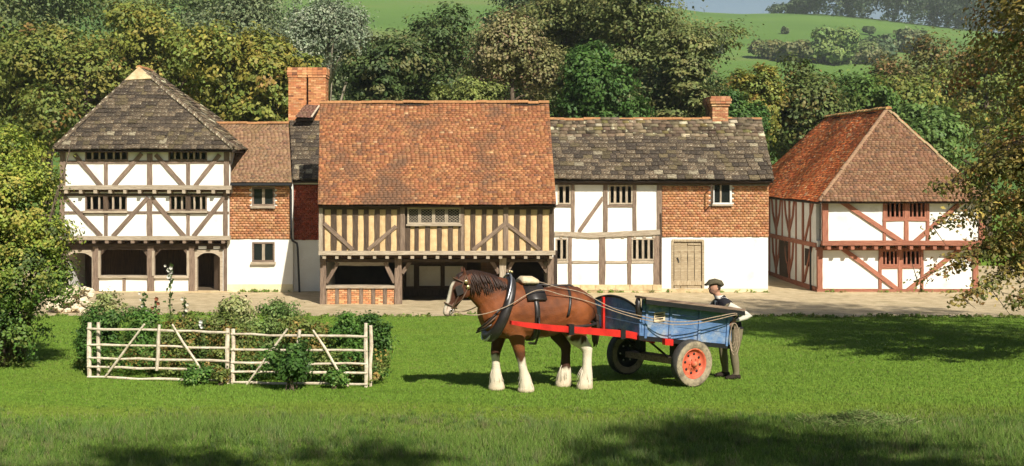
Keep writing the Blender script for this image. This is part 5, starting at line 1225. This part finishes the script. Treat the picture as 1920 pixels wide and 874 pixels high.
def hcol(P):
    x, y, z = P.T; n = len(x); nz = 0.03 * np.sin(x * 31 + z * 17) + 0.03 * np.sin(y * 37 - z * 23) + 0.02 * np.sin(x * 71 + y * 53)
    bay = np.array([0.175, 0.052, 0.015]); dk = np.array([0.045, 0.018, 0.010]); wh = np.array([0.66, 0.58, 0.44])
    def bl(c, t, w): w = np.clip(w, 0, 1)[:, None]; return c * (1 - w) + np.array(t) * w
    c = np.tile(bay, (n, 1)) * (1 + 0.28 * np.sin(x * 4.1 + z * 3) * np.sin(z * 5 + 1) + 0.16 * np.sin(x * 13 + 2 * np.sin(z * 9)) * np.sin(z * 15 + 2 * np.sin(x * 7)) + 0.12 * np.sin(x * 29 + z * 11) * np.sin(z * 33 - x * 9))[:, None]
    c = bl(c, (0.20, 0.075, 0.026), smooth(1.15, 0.95, z) * smooth(-.3, .2, x) * 0.6)         # lighter under the belly and elbow
    c = bl(c, (0.040, 0.015, 0.009), smooth(1.22, 1.38, x) * smooth(1.4, 1.6, z) * 0.8)      # darker head
    c = bl(c, (0.07, 0.026, 0.012), smooth(1.55, 1.80, z) * smooth(.4, .7, x) * 0.7); c = bl(c, (0.065, 0.024, 0.012), smooth(1.55, 1.72, z + nz * 1.5) * smooth(.3, .1, x) * 0.6); c = bl(c, (0.07, 0.024, 0.012), smooth(-.75, -.95, x) * .7)
    leg = smooth(1.0, .86, z + nz * .5)
    c = bl(c, dk, leg * smooth(-.3, -.4, x) * 0.85); c = bl(c, dk, leg * smooth(.78, .68, z) * (x > 0) * 0.7); c = bl(c, dk, leg * (y < 0) * 0.8)  # black points, plus the far legs' shadow put into the coat colour
    ws = np.where(x > 0, np.where(x > .52, .60, .56), np.where(y > 0, .86, .30)) + nz
    c = bl(c, wh, smooth(ws + .03, ws - .05, z))
    c = bl(c, (0.50, 0.40, 0.26), smooth(.22, .04, z + nz) * 0.7)
    hoof = smooth(.075, .05, z - np.where(y > 0, 0, -.03)) * ((x > .36) & (x < .47) | (x > .78)); c = bl(c, (0.30, 0.22, 0.15), hoof * 0.7)
    fx = (x - 1.30) * 0.905 + (z - 1.98) * 0.425; c = bl(c, wh, smooth(.085, .115, fx + nz * .4) * smooth(.065, .045, np.abs(y)) * smooth(1.3, 1.36, x) * smooth(1.93, 1.86, z))
    c = bl(c, (0.60, 0.48, 0.38), smooth(1.50, 1.44, z + nz) * (x > 1.45)); c = bl(c, (0.16, 0.10, 0.08), smooth(1.385, 1.35, z + nz * .6) * (x > 1.5) * 0.7)
    c = bl(c, wh, smooth(.13, .09, np.hypot(x - .02, (z - .86) * 1.5)) * (z < .95))
    return np.maximum(c, 0.004)
fuse('body', g, 0.017, 5, hcol, m_hide, horse)
for (hx, y, w) in ((.30, .20, .138), (.68, -.20, .138), (-.78, .20, .145), (-.56, -.20, .138)):   # feather round each fetlock
    g = G(); rf_ = random.Random(int(hx * 100) + 7); z0 = hgz(hx, y)
    for i in range(60):
        a = rf_.uniform(0, 6.283); zt = rf_.uniform(.12, .40); lx = hx + (.04 if hx > 0 else -.04) * (zt - .1) * 2; r0_, r1_ = .05 + .10 * (.4 - zt), w * rf_.uniform(.86, 1.06); zb = max(z0 + .01, zt - rf_.uniform(.16, .30))
        loft(g, [(lx + math.cos(a) * r0_, y + math.sin(a) * r0_ * .85, zt, .004, .004), (lx * .5 + hx * .5 + math.cos(a) * (r0_ + r1_) * .52, y + math.sin(a) * (r0_ + r1_) * .44, (zt + zb) / 2, .006, .006), (hx + math.cos(a) * r1_, y + math.sin(a) * r1_ * .85, zb, .003, .003)], 5)
    lm(g, 'feather', m_feather, horse)
# mane falling on the near side, forelock, tail
g = G(); rm = random.Random(4)
crest = [(.52, 1.86), (.70, 1.93), (.88, 2.0), (1.04, 2.045), (1.18, 2.07), (1.30, 2.06)]
for i in range(130):
    q = i / 129 * (len(crest) - 1.001); k = int(q); f_ = q - k; x = crest[k][0] * (1 - f_) + crest[k + 1][0] * f_; z = crest[k][1] * (1 - f_) + crest[k + 1][1] * f_
    for s in ((1, -1) if i % 4 == 0 else (1,)):
        ln = rm.uniform(.20, .42); w = .10 + .06 * (1 - q / 5)
        jx = rm.uniform(-.03, .03); loft(g, [(x, s * .01, z + .004, .015, .012), (x - .03 + jx, s * (w * .75), z - ln * .35, .016, .010), (x - .06 + jx, s * (w + .025), z - ln * .75, .012, .008), (x - .08 + jx * 2, s * (w + .03), z - ln, .003, .003)], 5)
lm(g, 'mane', m_hair, horse)
g = G()
for i in range(7): loft(g, [(1.32, (i - 3) * .012, 2.05, .02, .015), (1.43, (i - 3) * .02, 1.99, .02, .015), (1.49 + rm.uniform(0, .02), (i - 3) * .02, 1.86 - rm.uniform(0, .05), .005, .005)], 6)
lm(g, 'forelock', m_hair, horse)
g = G()
for i in range(9): loft(g, [(-.98, (i - 4) * .012, 1.40, .03, .02), (-1.07, (i - 4) * .02, 1.22, .035, .022), (-1.09, (i - 4) * .026, .95, .035, .022), (-1.07, (i - 4) * .025, .70 + rm.uniform(-.06, .06), .006, .006)], 6)
lm(g, 'tail', m_hair, horse)
for s in (1, -1):
    lm(ball(G(), (1.435, s * .098, 1.80), (.022, .016, .018), 8), 'eye', m_leather, horse); lm(ball(G(), (1.648, s * .045, 1.395), (.018, .012, .022), 8), 'nostril', m_leather, horse)
    g = G(); g.obox((1.455, s * .135, 1.765), (.062, s * .012, -.02), (0, .006, 0), (.02, 0, .075)); lm(g, 'blinker', m_leather, horse, False)
# bridle
def ring(c, ax, ay, r, n=28, a0=0, a1=6.2832):
    c, ax, ay = Vector(c), Vector(ax), Vector(ay); return [c + ax * math.cos(a0 + (a1 - a0) * i / n) + ay * math.sin(a0 + (a1 - a0) * i / n) for i in range(n + 1)]
br = G()
br.tube(ring((1.565, 0, 1.50), (.105, 0, .05), (0, .084, 0), 1), 0.013, 6, cap=False); br.tube(ring((1.375, 0, 1.89), (.155, 0, .07), (0, .118, 0), 1), 0.012, 6, cap=False)
br.tube(ring((1.30, 0, 1.86), (.02, 0, .17), (0, .122, 0), 1), 0.012, 6, cap=False)
for s in (1, -1):
    br.tube([(1.33, s * .10, 2.0), (1.40, s * .122, 1.84), (1.47, s * .118, 1.66), (1.56, s * .09, 1.48), (1.575, s * .085, 1.43)], 0.013, 6)
    br.tube([(1.30, s * .122, 1.80), (1.40, s * .13, 1.62), (1.55, s * .09, 1.49)], 0.011, 6)
bo = lm(br, 'bridle', m_brown_leather, horse)
for (x, z, r_) in ((1.335, 1.90, .034), (1.30, 1.81, .036)):
    for s in (1, -1): lm(G().lathe((x, s * .125, z), (0, s, 0), [(0, 0.001), (0, r_), (.01, r_), (.018, r_ * .5), (.018, .001)], 14), 'brass_disc', m_brass, bo)
for s in (1, -1): lm(G().tube(ring((1.575, s * .09, 1.415), (.032, 0, 0), (0, 0, .032), 1, 16), 0.007, 6, cap=False), 'bit_ring', m_steel, bo)
# collar and hames
cc = Vector((.70, 0, 1.42)); up_ = Vector((-.36, 0, .86)).normalized(); sd_ = Vector((0, 1, 0))
pts = [cc + up_ * (.50 * math.cos(a)) + sd_ * (.325 * math.sin(a) * (1 - .12 * math.cos(a))) for a in np.linspace(0, 2 * math.pi, 37)]
co_ = lm(G().tube(pts, [.075 + .02 * (1 - math.cos(a)) / 2 for a in np.linspace(0, 2 * math.pi, 37)], 12, cap=False), 'collar', m_leather, horse)
fw = Vector((.86, 0, .36)).normalized()
for s in (1, -1):
    hp = [cc + fw * .055 + up_ * (.60 * math.cos(a)) + sd_ * (s * .345 * math.sin(a)) for a in np.linspace(.12, math.pi - .15, 16)]
    lm(G().tube(hp, 0.017, 7), 'hame', m_steel, co_); lm(ball(G(), cc + up_ * .64 + sd_ * s * .045 + fw * .05, .026, 8), 'hame_knob', m_brass, co_)
for k_ in range(3):
    pts = [cc + fw * (.10 + k_ * .03) + up_ * (.02 - .16 * k_) + Vector((0, .34, 0)), cc + fw * .22 - up_ * (.30 + k_ * .06) + Vector((0, .27, 0)), cc + fw * .26 - up_ * (.46 + k_ * .03) + Vector((0, .08, 0))]
    lm(G().tube(pts, 0.014, 6), 'chest_strap', m_brown_leather if k_ % 2 else m_leather, co_)
# saddle, girth, back pad
def band(x, zc, rz, ry, w, t_, a0, a1, mat, name, parent, tilt=0.0, n=26):
    V, Fc = [], []
    for i in range(n + 1):
        a = a0 + (a1 - a0) * i / n; 
        for dx, e in ((-w / 2, 0), (w / 2, 0), (w / 2, t_), (-w / 2, t_)): V.append((x + dx + tilt * math.cos(a), (ry + e) * math.sin(a), zc + (rz + e) * math.cos(a)))
    Fc = [(i * 4 + j, i * 4 + (j + 1) % 4, (i + 1) * 4 + (j + 1) % 4, (i + 1) * 4 + j) for i in range(n) for j in range(4)] + [(3, 2, 1, 0), (4 * n, 4 * n + 1, 4 * n + 2, 4 * n + 3)]
    g = G(); g.add(V, Fc); return lm(g, name, mat, parent)
band(.17, 1.31, .452, .40, .085, .016, 0, 2 * math.pi, m_leather, 'girth', horse)
sd = band(.16, 1.31, .452, .405, .34, .05, -1.0, 1.0, m_leather, 'saddle', horse)
g = G(); loft(g, [(.34, 0, 1.855, .05, .16), (.28, 0, 1.875, .075, .20), (.12, 0, 1.865, .075, .20), (.04, 0, 1.845, .05, .16)], 12); lm(g, 'saddle_pad', m_cream, sd)
band(-.40, 1.35, .385, .392, .045, .012, -1.75, 1.75, m_leather, 'hip_strap', horse, tilt=-.10)
g = G(); pts = [(.15, .42, 1.12), (-.2, .425, 1.10), (-.55, .40, 1.10), (-.82, .33, 1.10), (-1.0, .18, 1.10), (-1.04, 0, 1.10)]
pts += [(x, -y, z) for x, y, z in pts[-2::-1]]
g.tube(pts, 0.026, 6); lm(g, 'breeching', m_leather, horse)
g = G(); g.tube([(.10, 0, 1.80), (-.3, 0, 1.765), (-.6, 0, 1.76), (-.9, 0, 1.60), (-1.0, 0, 1.42)], 0.018, 6); lm(g, 'back_strap', m_leather, horse)
g = G(); g.tube([(.17, .44, 1.30), (.17, .47, 1.05), (.17, .30, .84), (.16, 0, .80)], 0.022, 6); lm(g, 'belly_strap', m_leather, horse)

# ------------------------------------------------------------------ the cart
CX, CY = 3.42, 19.39; CZ0 = gz(CX, CY)
cart = root('tip_cart', (CX, CY, CZ0), 'blue two-wheeled tip cart with red shafts and rubber tyres behind the horse', 'cart', rz=R(180 + 28))
def cgz(x, y):
    p = WM[cart.name] @ Vector((x, y, 0)); return gz(p.x, p.y) - CZ0
m_blue = M('blue_paint', srgb(104, 134, 172), srgb(74, 102, 144), rough=0.5, scale=3.5, stretch=(1, 3, 3), c3=srgb(150, 158, 166), s3=3.0, t3=(0.50, 0.66), rnd=0.10, bump=0.2)
m_red = M('red_paint', srgb(206, 44, 34), srgb(160, 34, 28), rough=0.45, scale=5, c3=srgb(190, 110, 80), s3=7, t3=(0.66, 0.74))
m_rim = M('faded_red_wheel', srgb(206, 104, 72), srgb(176, 76, 54), rough=0.6, scale=6, c3=srgb(206, 150, 110), s3=6, t3=(0.55, 0.7))
m_tyre = M('muddy_tyre', srgb(178, 162, 132), srgb(98, 88, 74), rough=0.9, scale=5, bump=0.4, c3=srgb(74, 68, 60), s3=5, t3=(0.55, 0.7))
m_tread = M('black_rubber', (0.03, 0.029, 0.027), (0.07, 0.064, 0.055), rough=0.85, scale=6)
m_blackp = M('black_paint_and_shade', (0.014, 0.014, 0.014), rough=0.5, scale=6)
m_rave = M('weathered_rave', srgb(150, 128, 108), srgb(92, 72, 60), scale=3, stretch=(1, 10, 10), bump=0.4, rnd=0.1)
SL = 0.154
def zz_(x, z): return z + SL * x
def cbox(name, x0, x1, y0, y1, z0, z1, mat, parent=None, flare=0.0):
    """board of the tipped body: z is measured at the axle and rises towards the front"""
    V = [(x, y + flare * (z - .83) * (1 if y > 0 else -1), zz_(x, z)) for z in (z0, z1) for (x, y) in ((x0, y0), (x1, y0), (x1, y1), (x0, y1))]
    g = G(); g.add(V, BOXF); return lm(g, name, mat, parent or cart, False)
for s in (1, -1):
    ys_ = sorted((s * .66, s * .70)); zs = (.83, 1.045, 1.26, 1.475)
    for i in range(3 if s > 0 else 2): cbox('side_plank', -1.1, .9, *ys_, zs[i] + .004, zs[i + 1] - .004, m_blue, flare=.1)
    for x in (-1.0, -.35, .3, .82): cbox('side_standard', x - .025, x + .025, *sorted((s * .702, s * .725)), .80, 1.47 if s > 0 else 1.27, m_blue, flare=.1)
    if s > 0:
        cbox('rave', -1.2, 1.0, .66, .98, 1.478, 1.515, m_rave)
        cbox('rave_edge', -1.2, 1.0, .945, .975, 1.40, 1.476, m_blackp)
    cbox('sill', -1.12, .95, *sorted((s * .62, s * .72)), .755, .828, m_blackp)
    cbox('red_bracket', .28, .46, *sorted((s * .72, s * .80)), .72, .83, m_red)
cbox('floor', -1.1, .9, -.66, .66, .80, .828, m_rave)
for i in range(3): cbox('tail_plank', -1.13, -1.095, -.70, .70, .835 + i * .155, .985 + i * .155, m_blue)
for i in range(4):   # front boards, the topmost with an arched edge
    if i < 2: cbox('front_plank', .905, .94, -.71, .71, .835 + i * .2, 1.03 + i * .2, m_blue)
g = G(); n = 14
for q in range(n):
    y0, y1 = -.71 + 1.42 * q / n, -.71 + 1.42 * (q + 1) / n; f_ = lambda y: 1.275 + .16 * (1 - (y / .71) ** 2)
    V = [(x, y, zz_(.92, z)) for x in (.905, .94) for (y, z) in ((y0, 1.238), (y1, 1.238), (y1, f_(y1)), (y0, f_(y0)))]; g.add(V, [(3, 2, 1, 0), (4, 5, 6, 7), (0, 1, 5, 4), (2, 3, 7, 6), (1, 2, 6, 5), (3, 0, 4, 7)])
lm(g, 'arched_headboard', m_blue, cart, False)
lm(G().tube([(.945, -.71 + 1.42 * q / 20, zz_(.92, 1.278 + .16 * (1 - ((-.71 + 1.42 * q / 20) / .71) ** 2))) for q in range(21)], .022, 6), 'headboard_rail', m_blackp, cart)
for y in (-.30,):
    g = G(); g.obox((.985, y, zz_(.95, 1.10)), (.022, 0, 0), (0, .025, 0), (0, 0, .29)); lm(g, 'front_standard', m_red, cart, False)
g = G(); g.tube([(.96, .70, zz_(.9, 1.50)), (1.0, .74, zz_(.9, 1.42)), (.985, .75, zz_(.9, 1.25)), (.95, .73, zz_(.9, 1.13))], [.03, .05, .06, .02], 8); lm(g, 'corner_iron', m_leather, cart)
for s in (1, -1):
    g = G(); P = [(.55, .60, .86), (1.1, .62, 1.0), (1.8, .63, 1.10), (2.6, .60, 1.21), (3.1, .55, 1.29), (3.38, .50, 1.345)]; wd_ = [.060, .060, .056, .050, .042, .030]; V = []
    for (x, y, z), h in zip(P, wd_): V += [(x, s * y - .035, z - h), (x, s * y + .035, z - h), (x, s * y + .035, z + h), (x, s * y - .035, z + h)]
    Fc = [(i * 4 + j, i * 4 + (j + 1) % 4, (i + 1) * 4 + (j + 1) % 4, (i + 1) * 4 + j) for i in range(5) for j in range(4)] + [(3, 2, 1, 0), (20, 21, 22, 23)]
    g.add(V, Fc); sh_ = lm(g, 'shaft', m_red, cart, False)
    for x, z in ((1.25, 1.02), (2.3, 1.17)): g = G(); g.obox((x, s * .625, z), (.05, 0, 0), (0, .045, 0), (0, 0, .085)); lm(g, 'shaft_iron', m_blackp, sh_, False)
za, zb = cgz(0, .95) + .41, cgz(0, -.95) + .41
g = G(); g.bar((0, .80, za), (0, -.80, zb), .11, .26, side=(1, 0, 0)); lm(g, 'axle_bed', m_rave, cart, False)
for s in (1, -1):
    g = G(); g.bar((0, s * .5, .45), (0, s * .5, .80), .16, .12, side=(1, 0, 0)); lm(g, 'axle_block', m_blackp, cart, False)
    g = G(); g.tube([(.05, s * .45, .45), (.62, s * .45, .88)], .022, 6); lm(g, 'brace_iron', m_blackp, cart)
def wheel(y, z, out, rimmat, sidemat, boltmat):
    w = bpy.data.objects.new('wheel', None); linkobj(w, cart, WM[cart.name] @ Matrix.Translation((0, y, z)))
    ax = (0, out, 0); c = (0, y, z)
    def part(gg, nm, mt, sm=True): return linkobj(bpy.data.objects.new(nm, mesh_from(nm, gg.V, gg.F, mt, sm)), w, WM[cart.name])
    part(G().lathe(c, ax, [(-.085, .30), (-.085, .385), (-.06, .408), (.06, .408), (.085, .385)], 40), 'tread', m_tread)
    part(G().lathe(c, ax, [(.080, .392), (.094, .35), (.092, .29), (.07, .262)], 40), 'tyre_wall', sidemat); part(G().lathe(c, ax, [(-.080, .392), (-.094, .35), (-.092, .29), (-.07, .262)], 40), 'tyre_wall', sidemat)
    gd = G()
    part(G().lathe(c, ax, [(.072, .266), (.082, .255), (.05, .235), (.02, .215), (.022, .12), (.05, .10), (.05, .001)], 40), 'rim', rimmat); part(G().lathe(c, ax, [(-.072, .266), (-.06, .24), (-.01, .21), (-.01, .10), (-.10, .09), (-.10, .001)], 40), 'rim', rimmat)
    for i in range(8):
        a = i / 8 * 6.283 + .2; part(G().lathe((math.cos(a) * .165, y + out * .022, z + math.sin(a) * .165), ax, [(0, .024), (.006, .024), (.006, .001)], 10), 'vent_hole', m_blackp)
    for i in range(6):
        a = i / 6 * 6.283; part(G().lathe((math.cos(a) * .085, y + out * .05, z + math.sin(a) * .085), ax, [(0, .013), (.022, .011), (.022, .001)], 8), 'wheel_bolt', boltmat)
        a = i / 6 * 6.283; part(G().lathe((math.cos(a) * .15, y - out * .012, z + math.sin(a) * .15), (0, -out, 0), [(0, .017), (.012, .015), (.012, .001)], 8), 'wheel_bolt', m_white)
    part(G().lathe(c, ax, [(.05, .055), (.10, .05), (.105, .001)], 16), 'hub', rimmat)
wheel(.95, za, 1, m_rim, m_tyre, m_rim); wheel(-.95, zb, -1, m_blackp, m_tyre, m_white)  # far rim in black: shade under the cart put into its colour
g = G(); g.box(.42, .66, .745, .752, 1.20, 1.36); pl = lm(g, 'maker_plate', m_cream, cart, False)
for k_, (z, w) in enumerate(((1.325, .09), (1.285, .10), (1.245, .075))): g = G(); g.box(.54 - w, .54 + w, .7525, .756, z - .011, z + .011); lm(g, 'lettering_line', m_blackp, pl, False)

# ------------------------------------------------------------------ the carter
MX, MY = 4.84, 19.66; MZ = gz(MX, MY)
man = root('person', (MX, MY, MZ), 'person in flat cap and dark waistcoat leaning on the back of the cart, holding reins', 'person', rz=R(180 + 8)); WM[man.name] = WM[man.name] @ Matrix.Diagonal((1.10, 1.16, 0.985, 1)); man.matrix_world = WM[man.name]
g = G()
loft(g, [(-.03, .105, .98, .12, .115), (-.02, .12, .80, .105, .095), (.0, .125, .62, .082, .078), (.02, .125, .50, .070, .066), (.0, .125, .34, .070, .062), (-.02, .125, .16, .056, .052), (-.02, .125, .06, .055, .05)], 14)
loft(g, [(.0, -.10, .98, .12, .115), (.05, -.11, .80, .105, .095), (.09, -.115, .62, .082, .078), (.11, -.115, .50, .070, .066), (.09, -.115, .34, .070, .062), (.07, -.115, .16, .056, .052), (.07, -.115, .06, .055, .05)], 14)
for x, y in ((-.02, .125), (.07, -.115)): loft(g, [(x - .07, y, .05, .045, .04), (x + .02, y, .055, .055, .047), (x + .12, y, .045, .042, .05), (x + .19, y, .035, .025, .035)], 10)
loft(g, [(-.02, 0, .90, .14, .19), (.0, 0, 1.02, .15, .195), (.05, 0, 1.16, .155, .205), (.115, 0, 1.30, .16, .225), (.165, 0, 1.40, .145, .235), (.20, 0, 1.475, .10, .19), (.225, 0, 1.53, .066, .085)], 16)
loft(g, [(.20, 0, 1.47, .075, .075), (.25, 0, 1.55, .064, .064), (.285, 0, 1.62, .062, .062)], 12)
ball(g, (.30, 0, 1.705), (.104, .086, .122), 12); ball(g, (.335, 0, 1.64), (.066, .060, .066)); loft(g, [(.385, 0, 1.715, .012, .012), (.408, 0, 1.68, .016, .016), (.395, 0, 1.668, .012, .016)], 8)
for s in (1, -1): ball(g, (.288, s * .078, 1.69), (.022, .010, .030), 8)
ball(g, (.372, 0, 1.732), (.022, .055, .012), 8); ball(g, (.380, 0, 1.632), (.016, .028, .010), 8)
def arm(S, E, H):
    S, E, H = map(Vector, (S, E, H)); ax = (H - E).normalized()
    loft(g, [(*S, .068, .068), (*S.lerp(E, .35), .060, .058), (*S.lerp(E, .8), .052, .05), (*E, .05, .048), (*E.lerp(H, .3), .048, .046), (*E.lerp(H, .75), .036, .036), (*H, .028, .032)], 12, lat=(0.2, 1, 0.1))
    return ax
arm((.155, .225, 1.41), (-.17, .32, 1.21), (.085, .34, 1.13)); arm((.17, -.225, 1.41), (.30, -.36, 1.22), (.50, -.22, 1.235))
def hand(H, fwd, side, up_, curl):
    """palm and five unequal bent fingers"""
    H, fwd, side, up_ = (Vector(v).normalized() if i else Vector(v) for i, v in enumerate((H, fwd, side, up_)))
    loft(g, [(*(H - fwd * .01), .022, .028), (*(H + fwd * .04), .018, .040), (*(H + fwd * .085), .015, .040)], 10, lat=side)
    for i, L_ in enumerate((.070, .080, .076, .060)):
        b = H + fwd * .082 + side * (.030 - .020 * i); m1 = b + fwd * L_ * .45 - up_ * L_ * .18 * curl; m2 = m1 + fwd * L_ * .16 - up_ * L_ * .36 * curl; e = m2 - fwd * L_ * .20 * curl - up_ * L_ * .24
        loft(g, [(*b, .0095, .0095), (*m1, .009, .009), (*m2, .0085, .0085), (*e, .006, .006)], 7, lat=side)
    b = H + fwd * .02 + side * .034; m1 = b + side * .028 + fwd * .026 - up_ * .008; loft(g, [(*b, .012, .012), (*m1, .010, .010), (*(m1 + fwd * .034 - up_ * .018 * curl), .007, .007)], 7, lat=up_)
hand((.095, .333, 1.128), (.92, .1, -.35), (0, -1, .1), (.3, 0, 1), 1.0); hand((.515, -.21, 1.235), (.8, .6, -.05), (-.6, .8, 0), (0, 0, 1), .5)
def mcol(P):
    x, y, z = P.T; n = len(x); c = np.tile([0.19, 0.16, 0.10], (n, 1))                    # khaki trousers
    def put(m_, v): c[m_] = v
    put((z < .10), (0.03, 0.022, 0.016))
    ts = z - (.98 - .35 * (x + .02)); put((z > .955) & (np.abs(y) < .215), (0.020, 0.019, 0.024))      # waistcoat
    arml = (np.abs(y) > np.where(z > 1.30, .262, .225)) & (z > .95); put(arml, (0.56, 0.53, 0.45))        # shirt sleeves
    front = (x - (.165 + (z - 1.40) * .45) > .095 - .2 * (1.47 - z)) & (np.abs(y) < .055) & (z > 1.30) & (z < 1.55); put(front, (0.74, 0.71, 0.62))
    put((z > 1.50) & (z < 1.56) & (np.abs(y) < .1), (0.70, 0.67, 0.60))
    skin = (z > 1.555) & (np.abs(y) < .1); put(skin, (0.48, 0.26, 0.17))
    put((np.hypot(x - .16, y - .335) < .085) & (np.abs(z - 1.10) < .12) & (y > .25) & (x > .075), (0.46, 0.25, 0.17)); put((x > .49) & (y < -.05) & (z < 1.32), (0.46, 0.25, 0.17))
    put(skin & (x < .285) & (z > 1.66) & (np.abs(y) < .084), (0.035, 0.025, 0.018)); put(skin & (x > .345) & (z < 1.655) & (z > 1.58), (0.30, 0.17, 0.115))
    put((np.abs(z - 1.637) < .006) & (x > .375), (0.26, 0.09, 0.07))
    return c
m_cloth = M('clothes_and_skin', WHT, (0.82, 0.8, 0.78), scale=14, attr=True, rough=0.85, spec=0.15)
fuse('body', g, 0.0085, 3, mcol, m_cloth, man)
m_cap = M('tweed_cap', srgb(96, 88, 66), srgb(66, 60, 44), scale=40, bump=0.3)
g = G(); loft(g, [(.19, 0, 1.735, .055, .08), (.225, 0, 1.78, .068, .105), (.30, 0, 1.81, .062, .115), (.365, 0, 1.80, .052, .105), (.415, 0, 1.772, .024, .082), (.47, 0, 1.745, .008, .06)], 14); lm(g, 'flat_cap', m_cap, man)
for s in (1, -1): lm(ball(G(), (.378, s * .034, 1.712), (.009, .012, .008), 8), 'eye', m_leather, man)
g = G()
for s in (1, -1): loft(g, [(.15, s * .07, 1.545, .03, .022), (.22, s * .085, 1.50, .03, .02), (.285, s * .06, 1.42, .022, .018), (.29, s * .03, 1.34, .014, .012)], 8)
lm(g, 'waistcoat_collar', M('waistcoat', (0.022, 0.020, 0.024), scale=20), man)

# reins from the bit over the saddle and along the cart to the carter's hand
HM = WM[horse.name]; CM = WM[cart.name]; MM = WM[man.name]
hand_w = MM @ Vector((.16, .335, 1.10))
for lab, s, dz in (('near rein, a pale rope from the bit along the cart side to the hand', 1, 0.0), ('far rein, a second pale rope running just above the near one', -1, 0.05)):
    P = [HM @ Vector((1.575, s * .10, 1.41)), HM @ Vector((1.2, s * .27, 1.36)), HM @ Vector((.74, s * .43, 1.50)), HM @ Vector((.17, .20 * s + .16, 1.84 - .10 * (s > 0))), HM @ Vector((-.3, .34 if s > 0 else .20, 1.64 if s > 0 else 1.75)), HM @ Vector((-.75, .36 if s > 0 else .22, 1.52 if s > 0 else 1.64)),
         CM @ Vector((1.35, .55 + .05 * s, 1.40 + dz)), CM @ Vector((.95, .80 - .02 * s, 1.27 + dz)), CM @ Vector((.5, 1.02, 1.18 + dz)), CM @ Vector((.0, 1.04, 1.16 + dz)), CM @ Vector((-.5, 1.03, 1.20 + dz)), CM @ Vector((-1.0, .98, 1.24 + dz * .5)), hand_w + Vector((0, 0, .01 * s))]
    Q = []
    for i in range(len(P) - 1):   # smooth through the points
        p0, p1, p2, p3 = P[max(i - 1, 0)], P[i], P[i + 1], P[min(i + 2, len(P) - 1)]
        for t_ in np.linspace(0, 1, 6, endpoint=False): Q.append(0.5 * ((2 * p1) + (p2 - p0) * t_ + (2 * p0 - 5 * p1 + 4 * p2 - p3) * t_ ** 2 + (3 * p1 - p0 - 3 * p2 + p3) * t_ ** 3))
    Q.append(P[-1]); tag(G().tube(Q, 0.008, 6).build('rein', m_rope, None, True), lab, 'rein', 'reins')
g = G()
for k_ in range(4):
    r1, r2 = .045 + .012 * k_, .20 + .03 * k_; g.tube([hand_w + Vector((.02 + .01 * k_ + r1 * math.sin(a), -.03 - .012 * k_, -r2 + r2 * math.cos(a))) for a in np.linspace(0, 6.2832, 25)], .009, 6, cap=False)
tag(g.build('rope_coil', m_rope, None, True), 'coil of spare rein hanging from the hand at the cart tail', 'rope')

# ------------------------------------------------------------------ the air
m_haze = bpy.data.materials.new('haze'); m_haze.use_nodes = True; nh = m_haze.node_tree.nodes; nh.remove(nh['Principled BSDF'])
pv = nh.new('ShaderNodeVolumePrincipled'); pv.inputs['Color'].default_value = (0.86, 0.92, 1.0, 1); pv.inputs['Density'].default_value = 0.00024; pv.inputs['Anisotropy'].default_value = 0.1
m_haze.node_tree.links.new(pv.outputs[0], nh['Material Output'].inputs['Volume'])
tag(G().box(-915, 915, -55, 1520, -2.0, 150).build('haze', m_haze), 'thin pale haze over the hillside', kind='stuff')
